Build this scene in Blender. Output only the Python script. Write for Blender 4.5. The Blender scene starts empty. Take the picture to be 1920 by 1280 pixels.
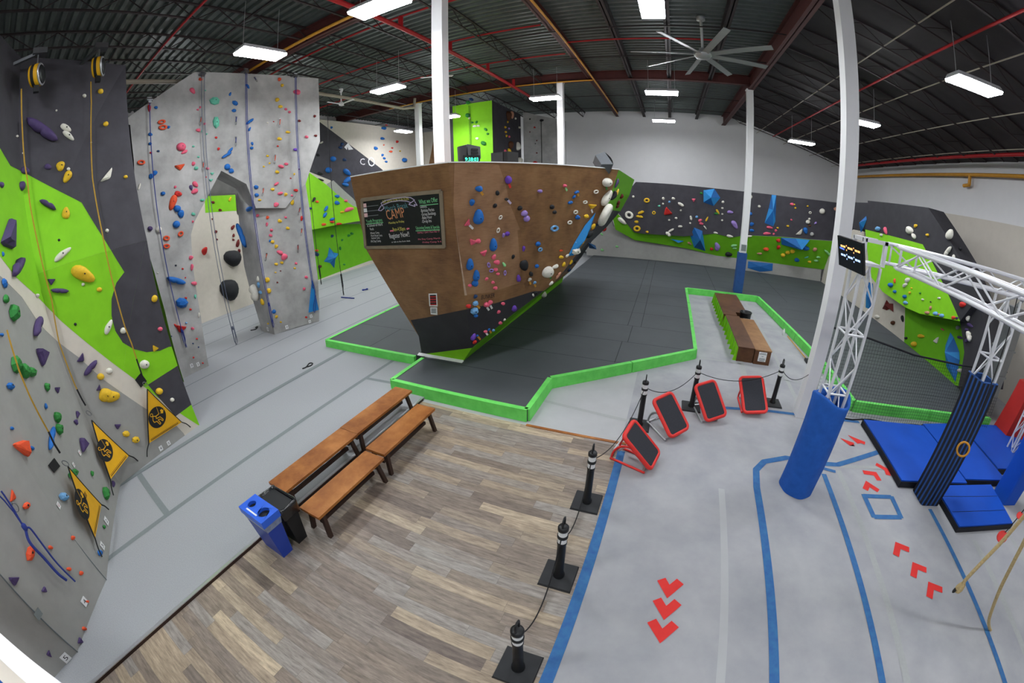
import bpy, math, random
from mathutils import Vector as V, Matrix
from mathutils.geometry import tessellate_polygon, intersect_ray_tri
random.seed(7)
S = bpy.context.scene
COL = S.collection
PI = math.pi
# ------------------------------------------------------------------ the camera: a wide fisheye on a balcony 4.1 m above the floor
EYE = V((0, 0, 4.1))
ROT = Matrix(((0.924388937, -0.126311030, 0.359931405), (0.380911788, 0.355830028, -0.853399790), (-0.020280595, 0.925975440, 0.377038702)))
FPX, KD = 723.962429, -0.0525072750

def ray(px, py):
    x, y = px - 960.0, py - 640.0
    r = math.hypot(x, y)
    th = r / FPX * (1 + KD * (r / 1000) ** 2)
    s = math.sin(th) / max(r, 1e-9)
    return (ROT @ V((x * s, -y * s, -math.cos(th)))).normalized()

def on_plane(px, py, p0, n):
    """The point of a real plane (p0, n) that a sight line meets: how places measured in the photograph become metres."""
    d = ray(px, py)
    den = d.dot(n)
    if abs(den) < 1e-6: return None
    t = (V(p0) - EYE).dot(n) / den
    return EYE + d * t if t > 0 else None

def fl(px, py, z=0.0): return on_plane(px, py, V((0, 0, z)), V((0, 0, 1)))
def vx(px, py, x): return on_plane(px, py, V((x, 0, 0)), V((1, 0, 0)))
def vy(px, py, y): return on_plane(px, py, V((0, y, 0)), V((0, 1, 0)))

cam = bpy.data.cameras.new('camera'); camo = bpy.data.objects.new('camera', cam); COL.objects.link(camo)
cam.type = 'PANO'; cam.sensor_width = 36; cam.sensor_height = 24; cam.sensor_fit = 'HORIZONTAL'
cam.panorama_type = 'FISHEYE_LENS_POLYNOMIAL'
k_ = 1920 / 36.0
cam.fisheye_fov = 3.5
cam.fisheye_polynomial_k0 = 0; cam.fisheye_polynomial_k1 = -k_ / FPX; cam.fisheye_polynomial_k2 = 0
cam.fisheye_polynomial_k3 = -KD * k_ ** 3 / 1e6 / FPX; cam.fisheye_polynomial_k4 = 0
cam.clip_start = .05; cam.clip_end = 200
mw = ROT.to_4x4(); mw.translation = EYE; camo.matrix_world = mw
S.camera = camo

# ------------------------------------------------------------------ materials
def lin(h):
    h = h.lstrip('#'); o = []
    for i in (0, 2, 4):
        c = int(h[i:i + 2], 16) / 255
        o.append(c / 12.92 if c <= .04045 else ((c + .055) / 1.055) ** 2.4)
    return o
MATS = {}
def newmat(name):
    m = bpy.data.materials.new(name); m.use_nodes = True
    nt = m.node_tree; b = nt.nodes['Principled BSDF']; MATS[name] = m
    return m, nt, b
def N(nt, t, **kw):
    n = nt.nodes.new(t)
    for k, v in kw.items():
        if k.startswith('i_'): n.inputs[k[2:].replace('_', ' ')].default_value = v
        else: setattr(n, k, v)
    return n
def pm(name, hexc, rough=.6, var=.1, scale=6, bump=0, metal=0, spec=.4, hex2=None, detail=5, stretch=None, coat=0):
    """A painted, moulded or woven surface: the base colour mottled by noise in world space."""
    m, nt, b = newmat(name)
    geo = N(nt, 'ShaderNodeNewGeometry')
    src = geo.outputs['Position']
    if stretch:
        mp = N(nt, 'ShaderNodeMapping'); mp.inputs['Scale'].default_value = stretch
        nt.links.new(src, mp.inputs['Vector']); src = mp.outputs[0]
    no = N(nt, 'ShaderNodeTexNoise', i_Scale=scale, i_Detail=detail, i_Roughness=.6)
    nt.links.new(src, no.inputs['Vector'])
    cr = N(nt, 'ShaderNodeValToRGB')
    c = lin(hexc); c2 = lin(hex2) if hex2 else c
    cr.color_ramp.elements[0].position = .3; cr.color_ramp.elements[1].position = .7
    cr.color_ramp.elements[0].color = [x * (1 - var) for x in c] + [1]
    cr.color_ramp.elements[1].color = [min(1, x * (1 + var)) for x in c2] + [1]
    nt.links.new(no.outputs['Fac'], cr.inputs[0]); nt.links.new(cr.outputs[0], b.inputs['Base Color'])
    b.inputs['Roughness'].default_value = rough; b.inputs['Metallic'].default_value = metal
    b.inputs['Specular IOR Level'].default_value = spec
    if coat: b.inputs['Coat Weight'].default_value = coat
    if bump:
        bp = N(nt, 'ShaderNodeBump', i_Strength=bump, i_Distance=.02)
        nt.links.new(no.outputs['Fac'], bp.inputs['Height']); nt.links.new(bp.outputs[0], b.inputs['Normal'])
    return m
def em(name, hexc, st):
    m, nt, b = newmat(name); c = lin(hexc) + [1]
    b.inputs['Base Color'].default_value = c; b.inputs['Emission Color'].default_value = c; b.inputs['Emission Strength'].default_value = st
    return m
def M(n): return MATS[n]

# ------------------------------------------------------------------ mesh building
class MB:
    def __init__(s): s.v = []; s.f = []; s.m = []; s.sm = []
    def add(s, vs, fs, mi=0, sm=False):
        b = len(s.v); s.v += [V(p) for p in vs]
        for f in fs: s.f.append([b + i for i in f]); s.m.append(mi); s.sm.append(sm)
        return s
    def box(s, lo, hi, mi=0, rz=0, c=None):
        x0, y0, z0 = lo; x1, y1, z1 = hi
        p = [V((x, y, z)) for z in (z0, z1) for x, y in ((x0, y0), (x1, y0), (x1, y1), (x0, y1))]
        if rz:
            c = V(c) if c else V(((x0 + x1) / 2, (y0 + y1) / 2, 0)); R = Matrix.Rotation(rz, 3, 'Z')
            p = [R @ (q - c) + c for q in p]
        return s.add(p, [(3, 2, 1, 0), (4, 5, 6, 7), (0, 1, 5, 4), (1, 2, 6, 5), (2, 3, 7, 6), (3, 0, 4, 7)], mi)
    def hexa(s, bot, top, mi=0):
        return s.add(list(bot) + list(top), [(3, 2, 1, 0), (4, 5, 6, 7), (0, 1, 5, 4), (1, 2, 6, 5), (2, 3, 7, 6), (3, 0, 4, 7)], mi)
    def bar(s, p, q, w, h=None, mi=0, up=(0, 0, 1)):
        p, q = V(p), V(q); h = h or w; d = (q - p).normalized(); u = V(up)
        if abs(d.dot(u)) > .98: u = V((0, 1, 0))
        a = d.cross(u).normalized() * (w / 2); b = a.normalized().cross(d).normalized() * (h / 2)
        P = [c + x for c in (p, q) for x in (-a - b, a - b, a + b, -a + b)]
        return s.add(P, [(0, 1, 2, 3), (7, 6, 5, 4), (4, 5, 1, 0), (5, 6, 2, 1), (6, 7, 3, 2), (7, 4, 0, 3)], mi)
    def tube(s, path, r, n=8, mi=0, cap=True, closed=False):
        path = [V(p) for p in path]; m = len(path); rings = []
        rr = r if isinstance(r, (list, tuple)) else [r] * m
        up = V((0, 0, 1)); a0 = None
        for i, p in enumerate(path):
            if closed: d = path[(i + 1) % m] - path[i - 1]
            else: d = path[min(i + 1, m - 1)] - path[max(i - 1, 0)]
            d = d.normalized() if d.length > 1e-9 else V((0, 0, 1))
            if a0 is None: a0 = d.cross(up if abs(d.z) < .95 else V((1, 0, 0)))
            a = (a0 - d * a0.dot(d))
            a = a.normalized() if a.length > 1e-6 else d.orthogonal().normalized()
            a0 = a; b = d.cross(a)
            rings.append([p + (a * math.cos(t) + b * math.sin(t)) * rr[i] for t in (2 * PI * j / n for j in range(n))])
        vs = [q for R in rings for q in R]; fs = []
        for i in range(m if closed else m - 1):
            k = (i + 1) % m
            for j in range(n): fs.append((i * n + j, i * n + (j + 1) % n, k * n + (j + 1) % n, k * n + j))
        s.add(vs, fs, mi, True)
        if cap and not closed:
            s.add(rings[0], [list(range(n))[::-1]], mi); s.add(rings[-1], [list(range(n))], mi)
        return s
    def lathe(s, c, prof, n=20, mi=0, axis=None, sm=True):
        """PROF: (radius, height) pairs turned round a vertical (or AXIS) line through C."""
        c = V(c); ax = V(axis).normalized() if axis else V((0, 0, 1)); a = ax.orthogonal().normalized(); b = ax.cross(a)
        vs = []; fs = []
        for r, h in prof: vs += [c + ax * h + (a * math.cos(2 * PI * j / n) + b * math.sin(2 * PI * j / n)) * r for j in range(n)]
        for i in range(len(prof) - 1):
            for j in range(n): fs.append((i * n + j, i * n + (j + 1) % n, (i + 1) * n + (j + 1) % n, (i + 1) * n + j))
        s.add(vs, fs, mi, sm)
        s.add(vs[:n], [list(range(n))[::-1]], mi); s.add(vs[-n:], [list(range(n))], mi)
        return s
    def prism(s, poly, d, mi=0, ms=None):
        """A flat polygon (3-D points) given thickness along D."""
        n = len(poly); d = V(d); P = [V(p) for p in poly]
        s.add(P, [list(range(n))[::-1]], mi); s.add([p + d for p in P], [list(range(n))], mi)
        s.add(P + [p + d for p in P], [(i, (i + 1) % n, n + (i + 1) % n, n + i) for i in range(n)], mi if ms is None else ms)
        return s
    def data(s, name, mats):
        me = bpy.data.meshes.new(name); me.from_pydata([tuple(p) for p in s.v], [], s.f); me.update()
        for m in (mats if isinstance(mats, (list, tuple)) else [mats]): me.materials.append(M(m) if isinstance(m, str) else m)
        me.polygons.foreach_set('material_index', s.m); me.polygons.foreach_set('use_smooth', s.sm)
        return me
def rrect(w, h, r, n=4):
    """Outline of a rounded rectangle, centred, as 2-D points."""
    o = []
    for cx, cy, a0 in ((w / 2 - r, h / 2 - r, 0), (-w / 2 + r, h / 2 - r, PI / 2), (-w / 2 + r, -h / 2 + r, PI), (w / 2 - r, -h / 2 + r, 1.5 * PI)):
        for i in range(n + 1): a = a0 + PI / 2 * i / n; o.append((cx + r * math.cos(a), cy + r * math.sin(a)))
    return o
def tag(o, label=None, cat=None, group=None, kind=None):
    if label: o['label'] = label
    if cat: o['category'] = cat
    if group: o['group'] = group
    if kind: o['kind'] = kind
    return o
def thing(name, label, cat, loc=(0, 0, 0), group=None):
    o = bpy.data.objects.new(name, None); COL.objects.link(o); o.location = loc; o.empty_display_size = .1
    return tag(o, label, cat, group)
def wpos(o):
    p = V((0, 0, 0))
    while o is not None: p = p + V(o.location); o = o.parent
    return p
def part(name, mb, mats, parent, label=None, kind=None):
    """A part whose mesh was drawn in world metres, hung under its thing (or under a part of it)."""
    b = wpos(parent); mb.v = [p - b for p in mb.v]
    o = bpy.data.objects.new(name, mb.data(name, mats)); COL.objects.link(o); o.parent = parent
    return tag(o, label, kind=kind)
def single(name, mb, mats, label=None, cat=None, group=None, kind=None):
    """A thing (or piece of the setting) that is one mesh; its origin goes to the middle of its base."""
    xs = [p.x for p in mb.v]; ys = [p.y for p in mb.v]; zs = [p.z for p in mb.v]
    b = V(((min(xs) + max(xs)) / 2, (min(ys) + max(ys)) / 2, min(zs)))
    mb.v = [p - b for p in mb.v]
    o = bpy.data.objects.new(name, mb.data(name, mats)); COL.objects.link(o); o.location = b
    return tag(o, label, cat, group, kind)
def struct(name, mb, mats): return single(name, mb, mats, kind='structure')
def dup(o, loc=None, label=None, rz=None, parent=None):
    c = o.copy(); COL.objects.link(c)
    if parent is not None: c.parent = parent
    if loc is not None: c.location = loc
    if rz is not None: c.rotation_euler = (0, 0, rz)
    if label: c['label'] = label
    for ch in list(o.children): dup(ch, parent=c)
    return c

# ------------------------------------------------------------------ lettering
TEXTS = {}
def prep_texts(strs):
    obs = []
    for s in strs:
        cu = bpy.data.curves.new('t', 'FONT'); cu.body = s; cu.size = 1; cu.resolution_u = 2
        o = bpy.data.objects.new('t', cu); COL.objects.link(o); obs.append((s, o))
    bpy.context.view_layer.update(); dg = bpy.context.evaluated_depsgraph_get()
    for s, o in obs:
        me = o.evaluated_get(dg).to_mesh()
        TEXTS[s] = ([V(v.co) for v in me.vertices], [list(p.vertices) for p in me.polygons])
        o.evaluated_get(dg).to_mesh_clear()
    for s, o in obs: bpy.data.objects.remove(o)
def letter(mb, s, o, x, y, mi=0, squeeze=None, size=None, bold=False):
    """Lay the string S in the plane at O: X is the vector along its width, Y the unit direction up."""
    vs, fs = TEXTS[s]; x0 = min(v.x for v in vs); x1 = max(v.x for v in vs)
    k = V(x).length / (x1 - x0); xd = V(x).normalized(); ky = size if size else k
    mb.add([V(o) + xd * ((v.x - x0) * k) + V(y) * (v.y * ky) for v in vs], fs, mi)

# ------------------------------------------------------------------ climbing walls: flat facets that paint, holds and tags can be put on
WALLS = {}
class Wall:
    def __init__(s, key): s.polys = []; s.paints = []; WALLS[key] = s; s.mats = []
    def mi(s, m):
        if m not in s.mats: s.mats.append(m)
        return s.mats.index(m)
    def face(s, pts, m):
        P = [V(p) for p in pts]
        if len(P) == 4:
            n = (P[1] - P[0]).cross(P[2] - P[0]).normalized()
            if abs((P[3] - P[0]).dot(n)) > .004:          # a twisted panel folds along its diagonal
                s.polys += [([P[0], P[1], P[2]], s.mi(m)), ([P[0], P[2], P[3]], s.mi(m))]; return s
        s.polys.append((P, s.mi(m))); return s
    def facepx(s, px, p0, n, m): return s.face([on_plane(a, b, V(p0), V(n)) for a, b in px], m)
    def frame(s, P):
        n = V((0, 0, 0))
        for i in range(len(P)): n += P[i].cross(P[(i + 1) % len(P)]) if False else (P[i] - P[0]).cross(P[(i + 1) % len(P)] - P[0])
        n.normalize()
        if n.dot(EYE - P[0]) < 0: n = -n
        return n
    def paint(s, px, m, lift=.004, only=None):
        for k, (P, _m) in enumerate(s.polys):
            if only is not None and k not in only: continue
            n = s.frame(P); q = [on_plane(a, b, P[0], n) for a, b in px]
            q = [p for p in q if p is not None and (p - EYE).length < 80]
            if len(q) < 3: continue
            u = (P[1] - P[0]).normalized(); w = n.cross(u)
            f2 = lambda p: ((p - P[0]).dot(u), (p - P[0]).dot(w))
            sub = [f2(p) for p in q]; clip = [f2(p) for p in P]
            ar = sum(clip[i][0] * clip[(i + 1) % len(clip)][1] - clip[(i + 1) % len(clip)][0] * clip[i][1] for i in range(len(clip)))
            if ar < 0: clip = clip[::-1]
            for i in range(len(clip)):
                a, b = clip[i], clip[(i + 1) % len(clip)]; out = []
                ins = lambda p: (b[0] - a[0]) * (p[1] - a[1]) - (b[1] - a[1]) * (p[0] - a[0]) >= -1e-9
                for j in range(len(sub)):
                    p, r = sub[j], sub[(j + 1) % len(sub)]
                    ip, ir = ins(p), ins(r)
                    if ip: out.append(p)
                    if ip != ir:
                        d1 = (b[0] - a[0]) * (p[1] - a[1]) - (b[1] - a[1]) * (p[0] - a[0]); d2 = (b[0] - a[0]) * (r[1] - a[1]) - (b[1] - a[1]) * (r[0] - a[0])
                        t = d1 / (d1 - d2); out.append((p[0] + (r[0] - p[0]) * t, p[1] + (r[1] - p[1]) * t))
                sub = out
                if len(sub) < 3: break
            if len(sub) >= 3: s.paints.append(([P[0] + u * a + w * b + n * lift for a, b in sub], s.mi(m)))
        return s
    def hit(s, px, py):
        d = ray(px, py); best = None
        for P, _m in s.polys:
            for t in tessellate_polygon([P]):
                h = intersect_ray_tri(P[t[0]], P[t[1]], P[t[2]], d, EYE, True)
                if h is not None and (h - EYE).dot(d) > 0 and (best is None or (h - EYE).length < best[0]): best = ((h - EYE).length, h, s.frame(P))
        if best is None:
            for P, _m in s.polys:
                n = s.frame(P); h = on_plane(px, py, P[0], n)
                if h is None or (h - EYE).length > 60: continue
                c = sum(P, V((0, 0, 0))) / len(P); e = (h - c).length
                if best is None or e < best[0]: best = (e, h, n)
        return best[1], best[2]
    def mesh(s, back, side):
        mb = MB(); back = V(back); sm = s.mi(side); ed = {}
        key = lambda p: (round(p.x, 3), round(p.y, 3), round(p.z, 3))
        for P, m in s.polys:
            mb.add(P, [list(range(len(P)))], m); mb.add([p + back for p in P], [list(range(len(P)))[::-1]], sm)
            for i in range(len(P)):
                a, b = P[i], P[(i + 1) % len(P)]; k = tuple(sorted((key(a), key(b)))); ed.setdefault(k, []).append((a, b))
        for k, l in ed.items():
            if len(l) == 1: a, b = l[0]; mb.add([a, b, b + back, a + back], [(0, 1, 2, 3)], sm)
        for P, m in s.paints: mb.add(P, [list(range(len(P)))], m)
        return mb
prep_texts(['9:38:03', 'What we Offer', 'Upcoming Events & Specials', 'Youth Programs', 'CAMP', 'March Break', 'INFORMATION STATION', '9am-4:30pm', 'Monday to Friday', 'Lessons', '-Birthday Parties', '-Group Bookings', '-Baby Hour', '-Drop Ins', '6 School of Hard', 'Rock', '-Winter Camp', '-March Break Camp', '-Summer Camp', '-PA Day Camp', 'Register Now!!', 'or talk to the front desk', 'FAMILY DAY Mon Feb 17', 'PA Day Camp March', '-Friday Camp 9-4', 'BUNKER', 'C', 'O', 'G', 'S', '4', '2', '5', '3'])
# ------------------------------------------------------------------ surfaces of the place
def planks():
    m, nt, b = newmat('planks')
    L = nt.links.new
    geo = N(nt, 'ShaderNodeNewGeometry'); sep = N(nt, 'ShaderNodeSeparateXYZ'); L(geo.outputs['Position'], sep.inputs[0])
    def mth(op, a, bb=None):
        n = N(nt, 'ShaderNodeMath', operation=op)
        for i, v in enumerate((a, bb)):
            if v is None: continue
            if isinstance(v, (int, float)): n.inputs[i].default_value = v
            else: L(v, n.inputs[i])
        return n.outputs[0]
    row = mth('FLOOR', mth('DIVIDE', sep.outputs['Y'], .152))
    w1 = N(nt, 'ShaderNodeTexWhiteNoise', noise_dimensions='1D'); L(row, w1.inputs['W'])
    xs = mth('ADD', mth('DIVIDE', sep.outputs['X'], 1.22), mth('MULTIPLY', w1.outputs['Value'], 7.3))
    cid = mth('FLOOR', xs)
    cb = N(nt, 'ShaderNodeCombineXYZ'); L(cid, cb.inputs[0]); L(row, cb.inputs[1])
    w2 = N(nt, 'ShaderNodeTexWhiteNoise', noise_dimensions='2D'); L(cb.outputs[0], w2.inputs['Vector'])
    cr = N(nt, 'ShaderNodeValToRGB'); cr.color_ramp.interpolation = 'LINEAR'
    tones = ['#7a6e66', '#94877b', '#a09a94', '#8d8177', '#b3a28c', '#857a71', '#c6b59c']
    e = cr.color_ramp.elements
    e[0].color = lin(tones[0]) + [1]; e[1].color = lin(tones[-1]) + [1]
    for i, t in enumerate(tones[1:-1]): x = e.new((i + 1) / 6); x.color = lin(t) + [1]
    L(w2.outputs['Value'], cr.inputs[0])
    mp = N(nt, 'ShaderNodeMapping'); mp.inputs['Scale'].default_value = (2.2, 16, 1)
    cb2 = N(nt, 'ShaderNodeCombineXYZ'); L(mth('ADD', sep.outputs['X'], mth('MULTIPLY', w2.outputs['Value'], 31)), cb2.inputs[0]); L(sep.outputs['Y'], cb2.inputs[1])
    L(cb2.outputs[0], mp.inputs['Vector'])
    no = N(nt, 'ShaderNodeTexNoise', i_Scale=1.6, i_Detail=8, i_Roughness=.7); L(mp.outputs[0], no.inputs['Vector'])
    cr2 = N(nt, 'ShaderNodeValToRGB'); cr2.color_ramp.elements[0].position = .32; cr2.color_ramp.elements[1].position = .7
    cr2.color_ramp.elements[0].color = (.42, .4, .4, 1); cr2.color_ramp.elements[1].color = (1.22, 1.2, 1.16, 1)
    L(no.outputs['Fac'], cr2.inputs[0])
    mx = N(nt, 'ShaderNodeMix', data_type='RGBA', blend_type='MULTIPLY'); mx.inputs[0].default_value = .9
    L(cr.outputs[0], mx.inputs[6]); L(cr2.outputs[0], mx.inputs[7])
    # hairline joints
    fy = mth('FRACT', mth('DIVIDE', sep.outputs['Y'], .152)); fx = mth('FRACT', xs)
    j = mth('MAXIMUM', mth('LESS_THAN', fy, .02), mth('LESS_THAN', fx, .003))
    mx2 = N(nt, 'ShaderNodeMix', data_type='RGBA'); L(mth('MULTIPLY', j, .45), mx2.inputs[0]); L(mx.outputs[2], mx2.inputs[6]); mx2.inputs[7].default_value = (.05, .04, .035, 1)
    L(mx2.outputs[2], b.inputs['Base Color']); b.inputs['Roughness'].default_value = .45; b.inputs['Specular IOR Level'].default_value = .35
planks()
def plywood(name, hx, hx2, dark):
    """Stained plywood panels: broad blotches, fine grain and thin panel joints."""
    m, nt, b = newmat(name); L = nt.links.new
    geo = N(nt, 'ShaderNodeNewGeometry')
    n1 = N(nt, 'ShaderNodeTexNoise', i_Scale=1.5, i_Detail=6, i_Roughness=.62); L(geo.outputs['Position'], n1.inputs['Vector'])
    mp = N(nt, 'ShaderNodeMapping'); mp.inputs['Scale'].default_value = (2, 2, 14); L(geo.outputs['Position'], mp.inputs['Vector'])
    n2 = N(nt, 'ShaderNodeTexNoise', i_Scale=3, i_Detail=6, i_Roughness=.6); L(mp.outputs[0], n2.inputs['Vector'])
    cr = N(nt, 'ShaderNodeValToRGB'); e = cr.color_ramp.elements
    e[0].position = .32; e[1].position = .68; e[0].color = lin(dark) + [1]; e[1].color = lin(hx2) + [1]; x = e.new(.5); x.color = lin(hx) + [1]
    mix = N(nt, 'ShaderNodeMix', data_type='FLOAT'); mix.inputs[0].default_value = .3; L(n1.outputs['Fac'], mix.inputs[2]); L(n2.outputs['Fac'], mix.inputs[3])
    L(mix.outputs[0], cr.inputs[0]); L(cr.outputs[0], b.inputs['Base Color']); b.inputs['Roughness'].default_value = .5; b.inputs['Specular IOR Level'].default_value = .3
plywood('ply', '#83603f', '#96714d', '#674730')
plywood('ply_pale', '#977253', '#a88363', '#7b5a40')
plywood('bench_wood', '#9a5f2c', '#b87a40', '#744018')
plywood('box_wood', '#5f3f29', '#6c4a31', '#4b2f1d')
plywood('box_pale', '#8d6640', '#a27a50', '#74502f')
pm('bench_frame', '#33211a', .55, .15)
pm('carpet_left', '#9a9c9f', .95, .05, 60, hex2='#a2a4a6', spec=.1)
pm('carpet_right', '#9b9ca1', .95, .05, 1.3, hex2='#a8a8aa', spec=.1, detail=8)
pm('carpet_pale', '#aeafb0', .95, .04, 2.5, spec=.1, detail=8)
pm('tape_grey', '#7d8485', .8, .04, 20, spec=.2)
pm('tape_pale', '#a3a5a4', .8, .04, 20, spec=.2)
pm('seam', '#70777a', .9, .03, 20, spec=.1)
pm('tape_blue', '#33609b', .75, .06, 9, spec=.3, hex2='#3a6f9d')
pm('tape_red', '#d8332f', .7, .04, 9, spec=.3)
pm('mat_vinyl', '#4a4e51', .62, .08, 1.2, spec=.35, detail=8)
pm('mat_seam', '#26292b', .8, .05, 9)
pm('bumper', '#66d35c', .6, .06, 4, spec=.3, hex2='#74dc68')
pm('white_wall', '#dcdbdc', .9, .02, 2, spec=.2)
pm('cream_wall', '#c9c2b7', .9, .03, 3, spec=.2)
pm('cream_panel', '#d2cabd', .8, .04, 5, spec=.2)
pm('grey_panel', '#9d9c98', .8, .05, 4, spec=.2)
pm('dark_panel', '#413f45', .75, .16, 2.5, spec=.3, detail=9)
pm('black_panel', '#343337', .75, .16, 2.5, spec=.3, detail=9)
pm('lime_panel', '#82c91c', .7, .05, 4, spec=.3)
pm('lime_shaded', '#6cb41c', .7, .06, 3, spec=.3)  # the same lime, with the shade below overhangs put into its colour
pm('rock', '#9d9c99', .9, .16, 1.1, bump=.35, spec=.15, hex2='#b2b1af', detail=12)
pm('chalk', '#b39c88', .9, .25, 9, spec=.1)
pm('deck', '#525a57', .5, .15, 3, spec=.5, metal=.25)
pm('deck_dark', '#353132', .7, .12, 3, spec=.3)
pm('steel_red', '#4e2623', .6, .12, 4, spec=.4)
pm('steel_dark', '#2a2021', .6, .12, 4, spec=.4)
pm('pipe_red', '#a3161c', .5, .08, 5)
pm('pipe_yellow', '#c98e2c', .5, .08, 5)
pm('pipe_cream', '#aaa08f', .5, .06, 5)
pm('column_white', '#e6e5e6', .5, .02, 4)
pm('pad_blue', '#1f57ac', .75, .12, 7, bump=.25, spec=.3)
pm('pad_navy', '#15264a', .75, .12, 7, spec=.3)
pm('pad_blue2', '#2a4f8a', .75, .1, 7, spec=.3)
pm('gym_mat', '#0a4cb8', .6, .06, 2, spec=.35)
pm('mat_side', '#12131c', .6, .1, 6)
pm('red_pad', '#b3201c', .6, .08, 3)
pm('alu', '#c9c9cd', .35, .06, 5, metal=.75, spec=.5)
pm('alu_white', '#dcdce0', .35, .04, 5, metal=.2, spec=.5)
pm('steel', '#8d8f92', .3, .08, 5, metal=.9)
pm('black_plastic', '#17181a', .45, .1, 6)
pm('black_rubber', '#2e2f31', .8, .1, 6)
pm('grip', '#33343a', .9, .12, 50)
pm('bin_blue', '#1c3d9e', .4, .06, 3, spec=.5)
pm('bin_lid', '#2b62d8', .4, .05, 3, spec=.5)
pm('bag_clear', '#7f8ca8', .3, .3, 12, spec=.6, bump=.5)
pm('bag_black', '#121316', .22, .3, 8, spec=.7, bump=.6)
pm('red_plastic', '#df2f29', .45, .05, 5, spec=.45)
pm('rope_tan', '#bda678', .9, .18, 40, bump=.4)
pm('rope_blue', '#2c3a86', .85, .1, 30)
pm('rope_grey', '#5f6678', .85, .1, 30)
pm('webbing_yellow', '#b08a2c', .8, .12, 14)
pm('webbing_black', '#1c1c1e', .8, .1, 14)
pm('flag_yellow', '#e3a912', .65, .06, 5)
pm('flag_blue', '#1f7fc4', .6, .08, 4)
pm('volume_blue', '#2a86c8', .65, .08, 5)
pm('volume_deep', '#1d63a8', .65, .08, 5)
pm('paper', '#e4e4e4', .8, .02, 8)
pm('paper_pink', '#e4bcbc', .8, .03, 8)
pm('ink', '#222226', .8, .05, 8)
pm('ink_red', '#b02c2c', .8, .05, 8)
pm('board_black', '#1b1e1c', .85, .25, 4)
pm('frame_wood', '#8a7c68', .6, .12, 6)
for n_, h_ in dict(chalk_white='#dcdcdc', chalk_green='#86d79a', chalk_orange='#d8946a', chalk_yellow='#d8cf6a', chalk_pink='#e07a8c', chalk_lilac='#bdb2cf', chalk_teal='#5a8c94').items(): pm(n_, h_, .95, .15, 60)
pm('speaker_grey', '#55585c', .6, .08, 12)
pm('speaker_dark', '#2b2d30', .7, .1, 12)
pm('fan_grey', '#a2a5a4', .4, .05, 5, metal=.4)
pm('screen_dark', '#23262b', .25, .15, 3, spec=.5)
pm('net', '#1d1d20', .8, .1, 20)
em('lamp', '#f6faff', 105)
em('led_green', '#3dffc0', 3.2)
em('led_orange', '#ffb46a', 1.6)
em('led_blue', '#a9c8ff', 1.6)
em('led_deep', '#5a7cff', 1.0)

# ------------------------------------------------------------------ floors
WX0, WX1, WY0, WY1 = -18.4, 12.2, -5.0, 26.2      # outer walls
XE, YE, XB = -4.43, 5.57, -.34                    # edges of the plank floor
ZL = .05                                          # the padded carpet on the wall side stands this much higher
struct('floor', MB().box((XE, WY0, -.12), (XB + .02, YE, 0)), 'planks')
lf = MB().box((WX0, WY0, -.12), (XE, 25.0, ZL), 0)
def strip(mb, p, q, w, z, mi, t=.003):
    p = V((p[0], p[1], z)); q = V((q[0], q[1], z)); d = (q - p).normalized(); a = V((-d.y, d.x, 0)) * (w / 2)
    mb.add([p - a, p + a, q + a, q - a], [(3, 2, 1, 0)], mi)
    return mb
for x in (-9.6, -11.05, -12.5, -13.95, -15.4, -16.85): strip(lf, (x, -5), (x, 25), .035, ZL + .004, 2)
strip(lf, (-8.1, -.1), (-8.1, 25), .13, ZL + .004, 1); strip(lf, (-8.03, -.1), (-8.03, 25), .03, ZL + .006, 2)
strip(lf, (-6.27, -5), (-6.27, 8), .105, ZL + .004, 1)
strip(lf, (-8.05, .57), (-6.3, .52), .12, ZL + .005, 1); strip(lf, (-6.27, 5.85), (-5.4, 5.92), .1, ZL + .005, 1)
struct('floor_left', lf, ['carpet_left', 'tape_grey', 'seam'])
rf = MB().box((XB, WY0, -.12), (WX1, 25.0, 0), 0); rf.box((XE, YE, -.12), (XB, 25.0, 0), 3)
for a, b, w in (((-2.1, 6.52), (0.6, 6.22), .09), ((2.62, 17.2), (2.38, 9.0), .16), ((2.38, 9.0), (2.2, 7.4), .13), ((3.72, 16.6), (3.55, 8), .11)): strip(rf, a, b, w, .004, 2)
for y in (9.2, 11.2, 13.2, 15.0): strip(rf, (3.3, y), (4.8, y - .05), .04, .004, 2)
strip(rf, (1.25, 9.9), (2.4, 9.85), .06, .004, 2)
strip(rf, (3.78, 5.65), (3.8, -4), .11, .004, 1); strip(rf, (3.75, 5.78), (4.9, 5.85), .09, .005, 1)
strip(rf, (1.42, 4.8), (1.42, -4), .1, .004, 3); strip(rf, (6.2, 4.0), (6.0, -2), .12, .004, 1); strip(rf, (7.3, 4.2), (7.25, 1), .1, .004, 1)
struct('floor_right', rf, ['carpet_right', 'tape_pale', 'tape_pale', 'carpet_pale'])
# metal nosing on the step, timber threshold by the green mat
struct('trim_1', MB().box((XE - .035, WY0, ZL), (XE + .012, 5.62, ZL + .014)).box((XE, WY0, -.02), (XE + .012, 5.62, ZL), 1), ['alu', 'bench_frame'])  # the dark riser strip paints the shade below the nosing
struct('trim_2', MB().box((-2.1, YE - .03, 0), (XB + .3, YE + .03, .012)), 'bench_wood')
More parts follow.
